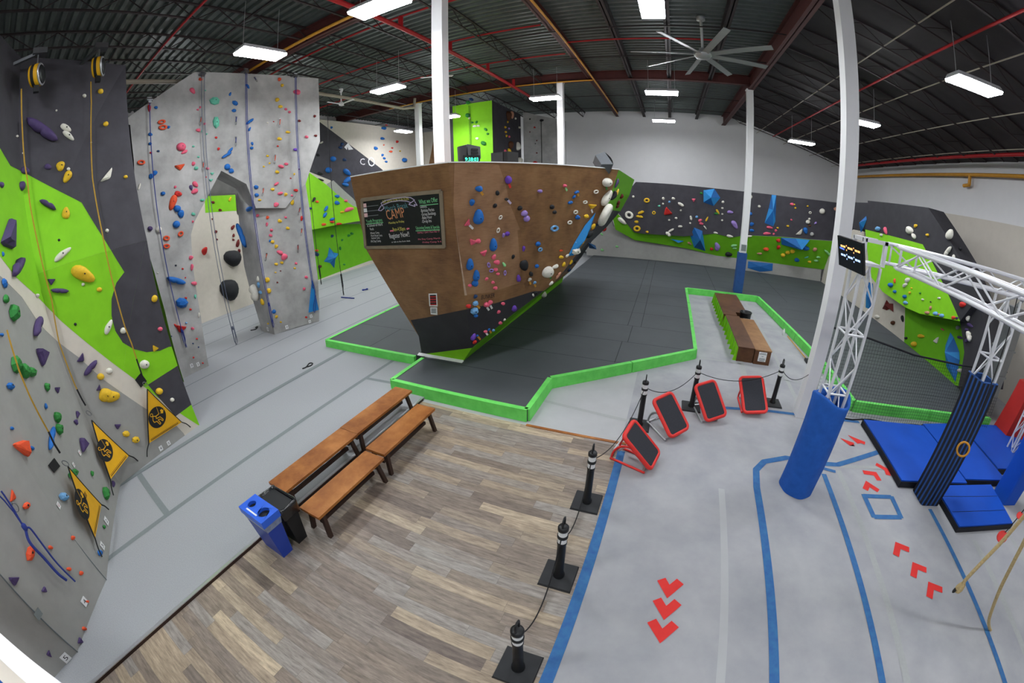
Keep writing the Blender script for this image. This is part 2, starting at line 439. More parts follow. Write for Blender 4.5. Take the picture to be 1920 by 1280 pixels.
# painted floor lines: each run of tape is a line of its own
def line(label, pts, w=.1, z=.006):
    mb = MB()
    for i in range(len(pts) - 1): strip(mb, pts[i], pts[i + 1], w, z + .0006 * (i % 2), 0)
    for i in range(1, len(pts) - 1):
        p = V((pts[i][0], pts[i][1], z + .0003)); mb.add([p + V((math.cos(2 * PI * k / 10), math.sin(2 * PI * k / 10), 0)) * (w / 2) for k in range(10)], [list(range(10))], 0)
    return single('floor_line', mb, 'tape_blue', label, 'floor line', 'blue tape lines on the obstacle course carpet')
line('straight blue tape line along the edge where the plank floor meets the grey carpet', [(-.29, -3), (-.29, 5.35)], .13)
line('blue tape line curving round the front of the round blue padded truss leg', [(2.02, -3), (2.03, 4.95), (2.08, 5.4), (2.27, 5.66), (2.75, 5.86), (3.45, 5.8), (3.82, 5.82), (5.1, 6.42)], .12)
line('straight blue tape line running from the round blue padded leg towards the camera', [(3.42, 5.5), (3.42, -3)], .1)
line('blue tape line running from the striped padded leg past the hanging tan ropes', [(5.5, 4.75), (5.46, -1)], .09)
line('short blue tape dash beside the foot of the round blue padded leg', [(3.4, 5.68), (3.7, 5.6)], .08)
line('blue tape line behind the red framed angled steps, ending at the white column', [(.9, 7.2), (1.75, 7.38), (2.69, 7.49), (3.4, 7.5)], .1)
line('blue tape line between the white column and the blue landing mats', [(3.7, 7.5), (5.0, 7.5)], .1)
sq = MB()
for a, b in (((4.1, 5.0), (4.72, 5.02)), ((4.72, 5.04), (4.7, 4.5)), ((4.7, 4.52), (4.11, 4.5)), ((4.11, 4.48), (4.1, 5.04))): strip(sq, a, b, .1, .006 + .0004 * len(sq.f), 0)
single('floor_marking', sq, 'tape_blue', 'hollow blue tape square on the pale carpet beside the landing mats', 'floor marking')
def chev(label, a, tip, b, w=.115):
    """One red chevron: two bars that meet at TIP."""
    mb = MB(); a, tip, b = V((a[0], a[1], .007)), V((tip[0], tip[1], .007)), V((b[0], b[1], .007))
    da = (tip - a).normalized(); db = (b - tip).normalized(); na = V((-da.y, da.x, 0)); nb = V((-db.y, db.x, 0))
    s = 1 if da.cross(db).z > 0 else -1
    m = (na + nb); m = m / m.dot(na)
    mb.add([a, tip, b, b + nb * w * s, tip + m * w * s, a + na * w * s], [(0, 1, 4, 5) if s > 0 else (5, 4, 1, 0), (1, 2, 3, 4) if s > 0 else (4, 3, 2, 1)], 0)
    return single('floor_arrow', mb, 'tape_red', label, 'floor arrow', 'red chevrons on the obstacle course carpet')
for i, (yy, nm) in enumerate(((2.72, 'farthest from the camera'), (2.42, 'middle one'), (2.12, 'nearest the camera'))):
    chev('red chevron on grey carpet near the plank floor, %s of three' % nm, (.54 + .015 * (2 - i), yy + .19), (.72, yy - .04), (.9, yy + .2))
for i, (x, y, nm) in enumerate(((4.34, 3.97, 'first'), (4.52, 3.57, 'second'), (4.68, 3.2, 'last'))):
    chev('red chevron near the hanging ropes, %s of three from the landing mats' % nm, (x - .15, y - .25), (x, y + .0), (x + .24, y - .11))
chev('red chevron just beyond the blue tape square, opening away from the mats', (4.14, 5.2), (4.3, 5.42), (4.52, 5.2))
chev('red chevron bent like a hook, second beyond the blue tape square', (4.34, 5.72), (4.66, 5.7), (4.68, 5.46))
chev('red chevron half under the edge of the blue landing mats', (4.8, 6.0), (5.02, 5.82), (4.98, 5.62))
chev('red chevron by the foot of the round blue padded leg, nearer the leg', (4.35, 6.5), (4.2, 6.75), (4.5, 6.62))
chev('red chevron by the foot of the round blue padded leg, second from the leg', (4.58, 6.6), (4.45, 6.9), (4.82, 6.7))

# ------------------------------------------------------------------ outer walls and roof
ZR, XR, ZE = 9.6, 3.45, 7.3                       # flat deck height, ridge line, eaves on the climbing-mat side
def slope(x): return ZR if x <= XR else ZR - (x - XR) * (ZR - ZE) / (WX1 - XR)
wb = MB(); wb.prism([(WX0, WY1, 0), (WX1, WY1, 0), (WX1, WY1, ZE), (XR, WY1, ZR), (WX0, WY1, ZR)], (0, .3, 0)); struct('wall_back', wb, 'white_wall')
wr = MB().box((WX1, WY0, 0), (WX1 + .3, WY1, ZE + .3)).box((WX1 - .02, WY0, 0), (WX1, WY1, 5.25), 1)
struct('wall_right', wr, ['white_wall', 'cream_wall'])
struct('wall_left', MB().box((WX0 - .3, WY0, 0), (WX0, WY1, ZR)), 'white_wall')
struct('wall_front', MB().box((WX0, WY0 - .3, 0), (WX1, WY0, ZR)), 'white_wall')
ck = MB(); y = WY0; x0, x1 = WX0, XR; i = 0
prof = [(0, 0), (.09, 0), (.13, .075), (.22, .075), (.26, 0)]
pts = []
while y < WY1:
    for dy, dz in prof[:-1]: pts.append((y + dy, ZR - .075 + dz))
    y += .26
vs = [(x0, a, b) for a, b in pts] + [(x1, a, b) for a, b in pts]; n = len(pts)
ck.add(vs, [(j, n + j, n + j + 1, j + 1) for j in range(n - 1)], 0)
ck.box((x0, WY0, ZR + .02), (x1, WY1, ZR + .2), 0)
ck.hexa([(XR, WY0, ZR), (WX1, WY0, ZE), (WX1, WY1, ZE), (XR, WY1, ZR)], [(XR, WY0, ZR + .2), (WX1, WY0, ZE + .2), (WX1, WY1, ZE + .2), (XR, WY1, ZR + .2)], 1)
struct('ceiling', ck, ['deck', 'deck_dark'])

def ibeam(mb, p, q, h=.4, w=.2, t=.03, mi=0):
    p, q = V(p), V(q); u = V((0, 0, 1))
    mb.bar(p - u * (t / 2), q - u * (t / 2), w, t, mi); mb.bar(p - u * (h - t / 2), q - u * (h - t / 2), w, t, mi); mb.bar(p - u * (h / 2), q - u * (h / 2), t, h, mi)
def joist(mb, p, q, h=.42, mi=0, pitch=.6, r=.02):
    p, q = V(p), V(q); u = V((0, 0, 1)); L = (q - p).length; k = max(2, int(L / pitch)); d = (q - p) / k
    mb.bar(p - u * .02, q - u * .02, .07, .04, mi); mb.bar(p + d - u * h, q - d - u * h, .06, .035, mi)
    for i in range(k):
        a = p + d * i; mb.bar(a - u * (.04 if i % 2 == 0 else h), a + d - u * (h if i % 2 == 0 else .04), r, r, mi)
zt = ZR - .08
def st(name, mb, mats): return struct(name, mb, mats)
for y, x0, x1 in ((7.5, WX0, XR), (17.2, WX0, XR)):
    b = MB(); ibeam(b, (x0, y, zt), (x1, y, zt), .42 if y > 10 else .5, .22); st('ceiling_beam', b, 'steel_red')
b = MB(); ibeam(b, (XR, WY0, zt), (XR, WY1, zt), .6, .26); st('ceiling_beam', b, 'steel_red')
for x in (-3.35, -1.6, .02, 1.72):
    b = MB(); ibeam(b, (x, WY0, zt), (x, WY1, zt), .34, .18); st('ceiling_beam', b, 'steel_dark' if x != -3.35 else 'steel_red')
for x in (-16.4, -14.6, -12.8, -11, -9.2, -7.4, -5.5):
    b = MB(); joist(b, (x, WY0, zt), (x, WY1, zt), .42); st('ceiling_joist', b, 'steel_dark')
y = -3.6
while y < 25.5:
    b = MB(); joist(b, (XR + .1, y, slope(XR + .1) - .02), (WX1 - .1, y, slope(WX1 - .1) - .02), .4, pitch=.7); st('ceiling_joist', b, 'steel_dark'); y += 1.68
for x in (5.6, 7.4, 9.2, 10.8):                   # bridging rods between the sloped joists
    b = MB(); b.bar((x, WY0, slope(x) - .38), (x, WY1, slope(x) - .38), .025, .025); st('ceiling_brace', b, 'pipe_cream')
for y in (2.6, 5.2, 11.5, 14.2, 20.2, 23.2):
    b = MB(); b.bar((WX0, y, zt - .38), (XR, y, zt - .38), .03, .03); st('ceiling_brace', b, 'steel_dark')
# white columns
for x, y, zb, top in ((3.45, 7.5, 0, ZR - .68), (3.42, 17.3, .26, ZR - .68), (-4.75, 7.55, 4.75, ZR - .58), (-4.72, 17.3, 0, ZR - .5), (-12.3, 17.3, 0, ZR - .5)):
    s = .135; b = MB().box((x - s, y - s, zb), (x + s, y + s, top)).box((x - s - .03, y - s - .03, top), (x + s + .03, y + s + .03, top + .04))
    st('column', b, 'column_white')

# ------------------------------------------------------------------ pipes under the roof
def pipe(label, pts, r, m, drops=()):
    mb = MB().tube(pts, r, 8)
    for p, q in drops: mb.tube([p, q], r, 8)
    return single('ceiling_pipe', mb, m, label, 'pipe', 'pipes under the roof')
pipe('thick red sprinkler main running along the flat roof beside the near white column', [(-6.66, -3, 8.95), (-6.66, 18.6, 8.95)], .07, 'pipe_red', [((-6.66, yy, 8.95), (-6.66, yy, 9.3)) for yy in (1, 4, 8.6, 11.2, 14, 16.6)])
pipe('thin red sprinkler branch crossing the roof above the black topped left climbing wall', [(-17, 3.75, 9.05), (3, 3.75, 9.05)], .03, 'pipe_red')
pipe('thin red sprinkler branch crossing the roof just past the yellow gas pipe', [(-17, 8.6, 9.3), (-.2, 8.6, 9.3)], .03, 'pipe_red')
pipe('thin red sprinkler branch crossing the flat roof, second behind the yellow gas pipe', [(-17, 11.2, 9.3), (-3.6, 11.2, 9.3)], .03, 'pipe_red')
pipe('thin red sprinkler branch crossing the flat roof above the big ceiling fan', [(-3.2, 12.4, 9.1), (1.6, 12.4, 9.1)], .028, 'pipe_red')
pipe('thin red sprinkler branch in front of the deep beam on the far column line', [(-17, 14.0, 9.3), (-3.6, 14.0, 9.3)], .03, 'pipe_red')
pipe('yellow gas pipe running along the near cross beam', [(-17, 7.25, 9.05), (XR, 7.25, 9.05)], .045, 'pipe_yellow')
pipe('yellow gas pipe running away from the camera under a red roof beam', [(-3.12, 7.3, 9.05), (-3.12, 24.5, 9.05)], .035, 'pipe_yellow')
pipe('thin yellow pipe along the bottom of the deep beam on the far column line', [(-14, 17.02, 9.08), (-3.2, 17.02, 9.08)], .03, 'pipe_yellow')
pipe('red sprinkler branch down the sloped roof, nearer the ridge', [(6.4, -3, slope(6.4) - .45), (6.4, 25, slope(6.4) - .45)], .035, 'pipe_red')
pipe('thick red sprinkler main low on the sloped roof near the eaves', [(11.0, -3, slope(11) - .42), (11.0, 25, slope(11) - .42)], .065, 'pipe_red')
pipe('yellow gas pipe high on the white eaves wall', [(11.98, 2, 6.78), (11.98, 25.5, 6.78)], .07, 'pipe_yellow', [((11.98, 14.0, 6.78), (11.98, 14.0, 6.4)), ((11.98, 14.0, 6.4), (11.98, 14.35, 6.36))])
p0, p1 = vx(278, 118, -12.6), vx(452, 132, -12.6)
pipe('cream coloured duct pipe above the grey rock wall with an elbow near the far columns', [(-12.6, 2.5, 8.75), (-12.6, 8, 8.75), (-12.6, 15.2, 8.75), (-12.5, 16.3, 8.72), (-12.2, 16.8, 8.8), (-12.2, 16.9, 9.3)], .075, 'pipe_cream')

# ------------------------------------------------------------------ ceiling lights
def lamp(label, c, ax, drop, L=1.22, W=.5):
    c = V(c); a = V((1, 0, 0)) if ax == 'x' else V((0, 1, 0)); b = V((0, 1, 0)) if ax == 'x' else V((1, 0, 0)); u = V((0, 0, 1))
    t = thing('ceiling_light', label, 'ceiling light', c, 'bright panel lights hung under the roof')
    q = lambda l, w, z: c + a * (l * L / 2) + b * (w * W / 2) + u * z
    h = MB().hexa([q(-1, -1, .0), q(1, -1, .0), q(1, 1, .0), q(-1, 1, .0)], [q(-.94, -.8, .1), q(.94, -.8, .1), q(.94, .8, .1), q(-.94, .8, .1)])
    part('housing', h, 'alu_white', t)
    d = MB().hexa([q(-.97, -.95, -.05), q(.97, -.95, -.05), q(.97, .95, -.05), q(-.97, .95, -.05)], [q(-.98, -.97, -.002), q(.98, -.97, -.002), q(.98, .97, -.002), q(-.98, .97, -.002)])
    part('diffuser', d, 'lamp', t)
    for s in (-.8, .8): part('hanger_wire', MB().tube([q(s, 0, .1), q(s, 0, drop)], .008, 5), 'alu', t)
lamp('bright panel light above the grey rock wall, beside the yellow gas pipe', (-8.27, 5.3, 8.0), 'y', 1.3)
lamp('bright panel light in front of the deep far beam, near the cream duct elbow', (-8.9, 10.75, 8.0), 'x', 1.3)
lamp('large bright panel light cut by the top of the frame near the middle white column', (-4.98, 5.75, 8.0), 'x', 1.3)
lamp('bright panel light touching the thin far white column', (-4.85, 15.5, 8.0), 'x', 1.3)
lamp('bright panel light hanging over the big fan, cut by the top of the frame', (-.25, 7.8, 8.0), 'y', 1.3)
lamp('bright panel light centred below the far cross beam, above the back wall', (-.27, 15.1, 8.0), 'x', 1.3)
lamp('bright panel light on the dark sloped roof, nearest the camera', (6.35, 7.3, 7.3), 'x', 1.2)
lamp('bright panel light on the dark sloped roof, half hidden by the big white column', (6.4, 13.0, 7.3), 'x', 1.2)
lamp('small looking bright panel light on the dark sloped roof, closest to the back wall', (6.3, 19.1, 7.3), 'x', 1.2)
lamp('bright panel light mostly hidden behind the middle white column above the boulder', (-10.3, 16.9, 8.0), 'x', 1.3)
for c, ax in (((-4.9, -1.2, 8.0), 'x'), ((.4, -1.5, 8.2), 'x'), ((-14.8, 5.5, 8.0), 'y'), ((-14.8, 11.5, 8.0), 'y'), ((-15.0, 19.5, 8.2), 'y'), ((6.4, .8, 7.3), 'x'), ((-.3, 22.0, 8.2), 'x'), ((-11.5, 22.2, 8.4), 'x')):
    lamp('bright panel light hung in a bay beyond the view', c, ax, 1.2)

# ------------------------------------------------------------------ ceiling fans
c = V((1.0, 11.62, 8.3)); t = thing('ceiling_fan', 'large grey eight bladed ceiling fan under the flat roof', 'ceiling fan', c)
part('motor_hub', MB().lathe(c, [(.02, -.12), (.2, -.1), (.26, -.02), (.26, .06), (.12, .12), (.1, .2)], 24), 'fan_grey', t)
part('down_rod', MB().lathe(c, [(.04, .15), (.04, 1.1), (.13, 1.1), (.13, 1.2)], 12), 'fan_grey', t)
for px, py in ((1358, 60), (1437, 90), (1433, 125), (1370, 142), (1288, 141), (1217, 124), (1190, 97), (1247, 65)):
    e = fl(px, py, 8.3); d = (e - c); d.z = 0; d.normalize(); s = d.cross(V((0, 0, 1)))
    L = 2.05; a = c + d * .22; bb = c + d * L; w = .085
    up = V((0, 0, .035))
    part('blade', MB().hexa([a - s * w - up, bb - s * w - up, bb + s * w + up - V((0, 0, .02)), a + s * w + up - V((0, 0, .02))], [a - s * w - up + V((0, 0, .02)), bb - s * w - up + V((0, 0, .02)), bb + s * w + up, a + s * w + up]), 'fan_grey', t)
for k, (px, py, lab, a0) in enumerate(((640, 195, 'small white three bladed ceiling fan above the far cream climbing wall', .2), (818, 143, 'small white three bladed ceiling fan half hidden by the middle white column', 1.0))):
    c = fl(px, py, 8.5); t = thing('ceiling_fan', lab, 'ceiling fan', c)
    part('motor_hub', MB().lathe(c, [(.03, -.08), (.11, -.05), (.12, .04), (.05, .1)], 16), 'column_white', t)
    part('down_rod', MB().lathe(c, [(.03, .05), (.025, .5), (.09, .62), (.09, .7)], 10), 'column_white', t)
    for j in range(3):
        a = a0 + j * 2 * PI / 3; d = V((math.cos(a), math.sin(a), 0)); s = d.cross(V((0, 0, 1)))
        part('blade', MB().hexa([c + d * .1 - s * .05, c + d * .65 - s * .07 + V((0, 0, .06)), c + d * .65 + s * .07 + V((0, 0, .08)), c + d * .1 + s * .05], [c + d * .1 - s * .05 + V((0, 0, .015)), c + d * .65 - s * .07 + V((0, 0, .075)), c + d * .65 + s * .07 + V((0, 0, .095)), c + d * .1 + s * .05 + V((0, 0, .015))]), 'column_white', t)

# ------------------------------------------------------------------ world
w = bpy.data.worlds.new('world'); S.world = w; w.use_nodes = True
w.node_tree.nodes['Background'].inputs[0].default_value = (.6, .65, .7, 1); w.node_tree.nodes['Background'].inputs[1].default_value = .05
vs_ = S.view_settings; S.display_settings.display_device = 'sRGB'
vs_.view_transform = 'Standard'; vs_.look = 'None'; vs_.gamma = 1; vs_.use_curve_mapping = False; vs_.exposure = 0.0
# ------------------------------------------------------------------ climbing walls
def wall_thing(key, W, back, side, label, cat='climbing wall'):
    mb = W.mesh(back, side)
    return single('climbing_wall', mb, W.mats, label, cat)
# A: the near wall: a folded line of tall panels; its top leans back a little
A = Wall('A')
B0, B1, B2 = V((-8.5, 2.37, 0)), V((-8.44, 2.37, 4.1)), V((-9.25, 2.37, 7.88))
C0, C1, C2 = V((-8.09, .12, 0)), V((-8.2, .12, 4.1)), V((-8.62, .1, 7.88))
D0, D1, D2 = V((-5.87, -.96, 0)), V((-5.92, -.96, 4.1)), V((-6.1, -1.0, 7.88))
E0, E1, E2 = V((-5.05, -1.88, 0)), V((-5.05, -1.88, 4.1)), V((-5.1, -1.9, 7.88))
G0, G1, G2 = V((-4.75, -3.6, 0)), V((-4.75, -3.6, 4.1)), V((-4.75, -3.6, 7.88))
for a, b in (((C0, C1, C2), (B0, B1, B2)), ((D0, D1, D2), (C0, C1, C2)), ((E0, E1, E2), (D0, D1, D2)), ((G0, G1, G2), (E0, E1, E2))):
    A.face([a[0], b[0], b[1], a[1]], 'grey_panel'); A.face([a[1], b[1], b[2], a[2]], 'grey_panel')
A.paint([(-90, 470), (0, 517), (12, 528), (41, 557), (67, 597), (84, 618), (108, 640), (148, 670), (195, 712), (270, 764), (330, 797), (344, 812), (353, 827), (430, 800), (400, 600), (380, 300), (300, 30), (-90, 30)], 'cream_panel', .003)
A.paint([(-90, 420), (0, 481), (30, 520), (67, 553), (116, 603), (160, 640), (254, 712), (300, 748), (338, 775), (372, 797), (430, 780), (400, 600), (380, 300), (300, 30), (-90, 30)], 'lime_panel', .006)
A.paint([(-90, 130), (0, 279), (19, 311), (51, 327), (75, 340), (153, 380), (200, 456), (233, 510), (218, 530), (209, 560), (209, 592), (216, 620), (230, 642), (250, 654), (275, 660), (300, 657), (316, 650), (420, 640), (380, 300), (300, 30), (-90, 30)], 'dark_panel', .009)
A.paint([(327, 689), (277, 721), (329, 780), (356, 760), (400, 730), (370, 660)], 'dark_panel', .009)
wall_thing('A', A, (-.32, .06, 0), 'grey_panel', 'tall near climbing wall of grey, cream, lime and black panels with yellow flags')
mb = MB().bar(D0 + V((.01, .0, .02)), D2 + V((.01, 0, 0)), .012, .012).bar(E0 + V((.012, 0, .02)), E2 + V((.012, 0, 0)), .014, .014)
single('panel_joint', mb, 'seam', kind='structure')
mb2 = Wall('A2')
mb2.facepx([(228, 232), (244, 234), (251, 300), (256, 395), (236, 395)], (0, 2.75, 0), (0, 1, 0), 'black_panel')
mb2.facepx([(236, 395), (256, 395), (272, 452), (290, 512), (309, 582), (329, 662), (345, 716), (300, 700), (250, 500)], (0, 2.75, 0), (0, 1, 0), 'lime_panel')
wall_thing('A2', mb2, (-.4, .1, 0), 'dark_panel', 'narrow black and lime panel edge between the near wall and the grey rock wall')

# B: free-standing textured rock wall with an arch
B = Wall('B')
nB = V((4.0, -.62, 0)).normalized(); pB = V((-11.8, 5.1, 0))
B.facepx([(365, 135), (480, 139), (597, 147), (599, 205), (600, 265), (573, 345), (535, 390), (480, 390), (462, 345), (415, 320), (381, 384), (365, 415)], pB, nB, 'rock')
B.facepx([(150, 295), (238, 222), (300, 178), (365, 135), (365, 415), (358, 440), (362, 500), (377, 596), (392, 690), (330, 716), (200, 716)], pB, V((1, 0, 0)), 'rock')
wall_thing('B', B, (-1.2, .25, 0), 'rock', 'tall grey rock textured climbing wall with an overhanging tooth and an arch')
R = Wall('R')
r0, r1, r2 = fl(492, 621, ZL), fl(515, 627, ZL), fl(598, 602, ZL)
nr = (r2 - r1).cross(V((0, 0, 1))).normalized(); ns = (r1 - r0).cross(V((0, 0, 1))).normalized()
lit = [(515, 627), (505, 570), (490, 500), (479, 428), (476, 393)]
R.facepx(lit[::-1] + [(560, 612), (598, 602), (599, 570), (596, 520), (590, 470), (582, 400), (573, 345), (535, 380)], r1, nr, 'rock')
R.facepx(lit + [(445, 361), (447, 400), (458, 500), (475, 565), (492, 621)], r1, ns, 'rock')
R.facepx([(400, 318), (440, 318), (480, 340), (500, 400), (476, 440), (444, 400), (441, 362), (378, 365), (360, 380), (370, 340)], (-13.4, 0, 0), (1, 0, 0), 'rock')
wall_thing('R', R, (-.9, .5, 0), 'rock', 'grey rock textured leg of the arch, carrying the blue flag', 'climbing pillar')
P2 = Wall('P')
q0, q1 = fl(377, 597, ZL), fl(418, 585, ZL)
P2.face([q0 + V((.6, -1.4, 0)), q0, q0 + V((.2, -.1, 5.6)), q0 + V((.8, -1.5, 5.6))], 'rock'); P2.face([q0, q1, q1 + V((.2, -.9, 5.6)), q0 + V((.2, -.1, 5.6))], 'rock')
wall_thing('P', P2, (-.9, .3, 0), 'rock', 'dark grey rock textured leg at the back of the arch', 'climbing pillar')

# C: long far wall behind the arch, with an overhanging green block
XC = -17.4
Cw = Wall('C'); Cw.face([(XC, 3.5, ZL), (XC, 26.0, ZL), (XC, 26.0, 9.0), (XC, 3.5, 9.0)], 'cream_panel')
Cw.paint([(600, 229), (717, 318), (735, 345), (760, 420), (640, 420), (620, 338), (580, 322), (560, 300), (570, 229)], 'dark_panel')
Cw.paint([(625, 338), (646, 358), (662, 372), (700, 420), (640, 420), (612, 345)], 'grey_panel', .006)
Cw.paint([(575, 430), (670, 416), (745, 480), (692, 489), (590, 527), (560, 500)], 'lime_shaded')
Cw.paint([(383, 352), (444, 360), (446, 395), (424, 396), (385, 399)], 'lime_panel')
wall_thing('C', Cw, (-.25, 0, 0), 'cream_panel', 'long far climbing wall of cream, black and lime panels seen through the arch')
C2w = Wall('C2')
xo = XC + .75
C2w.facepx([(560, 326), (578, 322), (612, 346), (634, 366), (662, 386), (700, 400), (700, 411), (662, 416), (583, 431), (560, 434)], (xo, 0, 0), (1, 0, 0), 'lime_panel')
wall_thing('C2', C2w, (-.74, 0, 0), 'lime_shaded', 'overhanging lime green block on the far wall above the blue star', 'climbing wall section')
C3 = Wall('C3'); C3.face([(XC, 25.2, ZL), (-13.2, 25.6, ZL), (-13.2, 25.6, 9.0), (XC, 25.2, 9.0)], 'cream_panel')
C3.paint([(819, 234), (842, 258), (862, 276), (862, 330), (800, 330)], 'ply')
wall_thing('C3', C3, (0, .25, 0), 'cream_panel', 'cream climbing wall with a brown plywood triangle behind the middle white column')
# T: lime and black tower with a grey wall beside it
T = Wall('T')
ta, tb = vy(848, 183, 19.0), vy(922, 178, 19.0)
zt_ = 9.05
T.face([(ta.x, 19, ZL), (tb.x, 19, ZL), (tb.x, 19, zt_), (ta.x, 19, zt_)], 'lime_panel')
te = vy(976, 215, 23.4)
T.face([(tb.x, 19, ZL), (te.x, 23.4, ZL), (te.x, 23.4, zt_), (tb.x, 19, zt_)], 'dark_panel')
wall_thing('T', T, (-.3, .12, 0), 'dark_panel', 'tall lime and black climbing tower rising behind the brown boulder', 'climbing tower')
Tg = Wall('Tg'); tg = vy(1052, 215, 24.0)
Tg.face([(te.x + .05, 23.7, ZL), (te.x + 1.0, 23.9, ZL), (te.x + 1.0, 23.9, 9.0), (te.x + .05, 23.7, 9.3)], 'rock')
Tg.face([(te.x + 1.0, 23.9, ZL), (tg.x + .1, 24.3, ZL), (tg.x + .1, 24.3, 8.65), (te.x + 1.0, 23.9, 9.0)], 'rock')
wall_thing('Tg', Tg, (0, .4, 0), 'rock', 'pale grey rock textured climbing wall between the lime tower and a white column')

# D: free-standing brown plywood boulder
D = Wall('D')
zT = 4.65
Rt, Lt, Qt = fl(840, 305, zT), fl(657, 332, zT), fl(1160, 318, zT)
f0, f1 = V((-5.52, 7.15, .262)), V((-4.32, 7.15, .262))
nF = (f1 - f0).cross(Rt - f0).normalized()
fp = lambda a, b: on_plane(a, b, f0, nF)
Lt = fp(657, 332); l1, l2, l3, l4 = fp(688, 470), fp(770, 600), fp(785, 630), fp(791, 664)
Rb = fp(885, 652); Rb2 = fp(867, 679)
ridge = lambda k: Rt + (Rb - Rt) * k
k0 = min((i / 200 for i in range(201)), key=lambda k: abs((ROT.transposed() @ (ridge(k) - EYE)).normalized().y - (ROT.transposed() @ ray(872, 580)).y))
Rm = ridge(k0)
D.face([Lt, l1, l2, fp(800, 595), fp(838, 587), Rm, Rt], 'ply')
D.face([l2, l3, l4, Rb, Rm, fp(838, 587), fp(800, 595)], 'black_panel')
D.face([l4, Rb2, Rb], 'lime_panel')
nR = (Qt - Rt).cross(Rb - Rt).normalized()
rp = lambda a, b: on_plane(a, b, Rt, nR)
edge = [rp(*p) for p in ((960, 590), (1020, 545), (1050, 517), (1080, 478), (1110, 435), (1132, 392), (1147, 358))]
m3 = [rp(930, 568), rp(1000, 546)]
D.face([Rt, Rm] + m3 + edge[1:] + [Qt], 'ply')
D.face([Rm, Rb, edge[0], edge[1]] + m3[::-1], 'black_panel')
far = [vy(*p, 15.6) for p in ((1040, 532), (1070, 508), (1090, 482), (1110, 452), (1138, 425), (1163, 396), (1180, 366))]
far_top = fl(1194, 339, zT); fb = V((-4.25, 15.6, .27))
chain = [Rb] + edge + [Qt]; fch = [V((-4.15, 15.6, .5))] + far + [V((far_top.x, 15.9, zT))]
us = ['lime_shaded', 'lime_shaded', 'ply', 'dark_panel', 'dark_panel', 'dark_panel', 'lime_shaded', 'lime_shaded']
D.face([Rb2, fb, fch[0], Rb], 'lime_shaded')
D.face([Rb2, V((-4.2, 15.6, .27)), fch[0]], 'lime_shaded')
for i in range(len(chain) - 1): D.face([chain[i], chain[i + 1], fch[i + 1]], us[i]); D.face([chain[i], fch[i + 1], fch[i]], us[i])
D.paint([(847, 400), (851, 400), (861, 470), (873, 540), (880, 575), (872, 580), (864, 550), (856, 500)], 'chalk', .005, [3])
D.paint([(852, 300), (935, 309), (948, 345), (955, 380), (975, 430), (905, 452), (862, 462), (850, 400)], 'ply_pale', .003, [3])
D.paint([(858, 455), (905, 452), (970, 432), (976, 505), (975, 530), (920, 548), (876, 552), (864, 500)], 'ply_pale', .0035, [3])
mb = MB()
back = V((0, 8.2, 0)); lb4 = V((-5.52, 15.6, .27))
for P, m in D.polys: mb.add(P, [list(range(len(P)))], m)
for P, m in D.paints: mb.add(P, [list(range(len(P)))], m)
LtB = V((Lt.x, 15.9, zT))
sm = D.mi('ply')
mb.add([Lt, l1, l2, l3, l4, lb4, LtB], [(6, 5, 4, 3, 2, 1, 0)], sm)
mb.add([Lt, Rt, Qt, fch[-1], LtB], [(0, 1, 2, 3, 4)], D.mi('ply_pale'))
mb.add([lb4, LtB] + [fch[-1 - i] for i in range(len(fch))] + [fb], [list(range(len(fch) + 3))], sm)
t = thing('climbing_boulder', 'large free standing boulder of brown stained plywood with a chalkboard on its face', 'climbing boulder', (-4.9, 9, .25))
part('shell', mb, D.mats, t)
tr = MB()
for a, b in ((Lt, Rt), (Rt, Qt)): tr.bar(a + V((0, .02, .008)), b + V((0, .02, .008)), .05, .02)
part('top_trim', tr, 'paper', t)
part('base_plate', MB().hexa([f0 + V((-.03, -.1, 0)), f1 + V((.06, -.1, 0)), f1 + V((.06, -.01, 0)), f0 + V((-.03, -.01, 0))], [f0 + V((-.03, -.1, .012)), f1 + V((.06, -.1, .012)), f1 + V((.06, -.01, .04)), f0 + V((-.03, -.01, .04))]), 'paper', t)

# E: back bouldering wall: pale kick board, green undercut, black face
Ew = Wall('E')
yk, yb = 23.35, 22.7
Ew.facepx([(1100, 478), (1538, 530), (1540, 500), (1460, 490), (1359, 479), (1289, 461), (1190, 444), (1150, 424), (1140, 395), (1090, 390)], (0, yk, 0), (0, 1, 0), 'grey_panel')
zk, zb_ = vy(1359, 481, yk).z, vy(1359, 440, yb).z
nG = V((0, zb_ - zk, yk - yb)).normalized()
Ew.facepx([(1145, 393), (1157, 399), (1189, 435), (1204, 438), (1282, 443), (1340, 438), (1372, 445), (1399, 441), (1466, 444), (1519, 449), (1562, 452), (1578, 452), (1574, 480), (1543, 505), (1460, 496), (1402, 487), (1359, 483), (1289, 466), (1190, 450), (1154, 430)], (0, yk, zk), nG, 'lime_shaded')
Ew.facepx([(1192, 341), (1260, 345), (1340, 353), (1396, 359), (1480, 369), (1578, 381), (1600, 380), (1600, 455), (1562, 452), (1519, 449), (1466, 444), (1399, 441), (1372, 445), (1340, 438), (1282, 443), (1204, 438), (1189, 435), (1157, 399), (1161, 379)], (0, yb, 0), (0, 1, 0), 'dark_panel')
mb = Ew.mesh((0, .5, 0), 'grey_panel')
single('climbing_wall', mb, Ew.mats, 'long back bouldering wall, black above a shaded green undercut and a pale kick board', 'climbing wall')
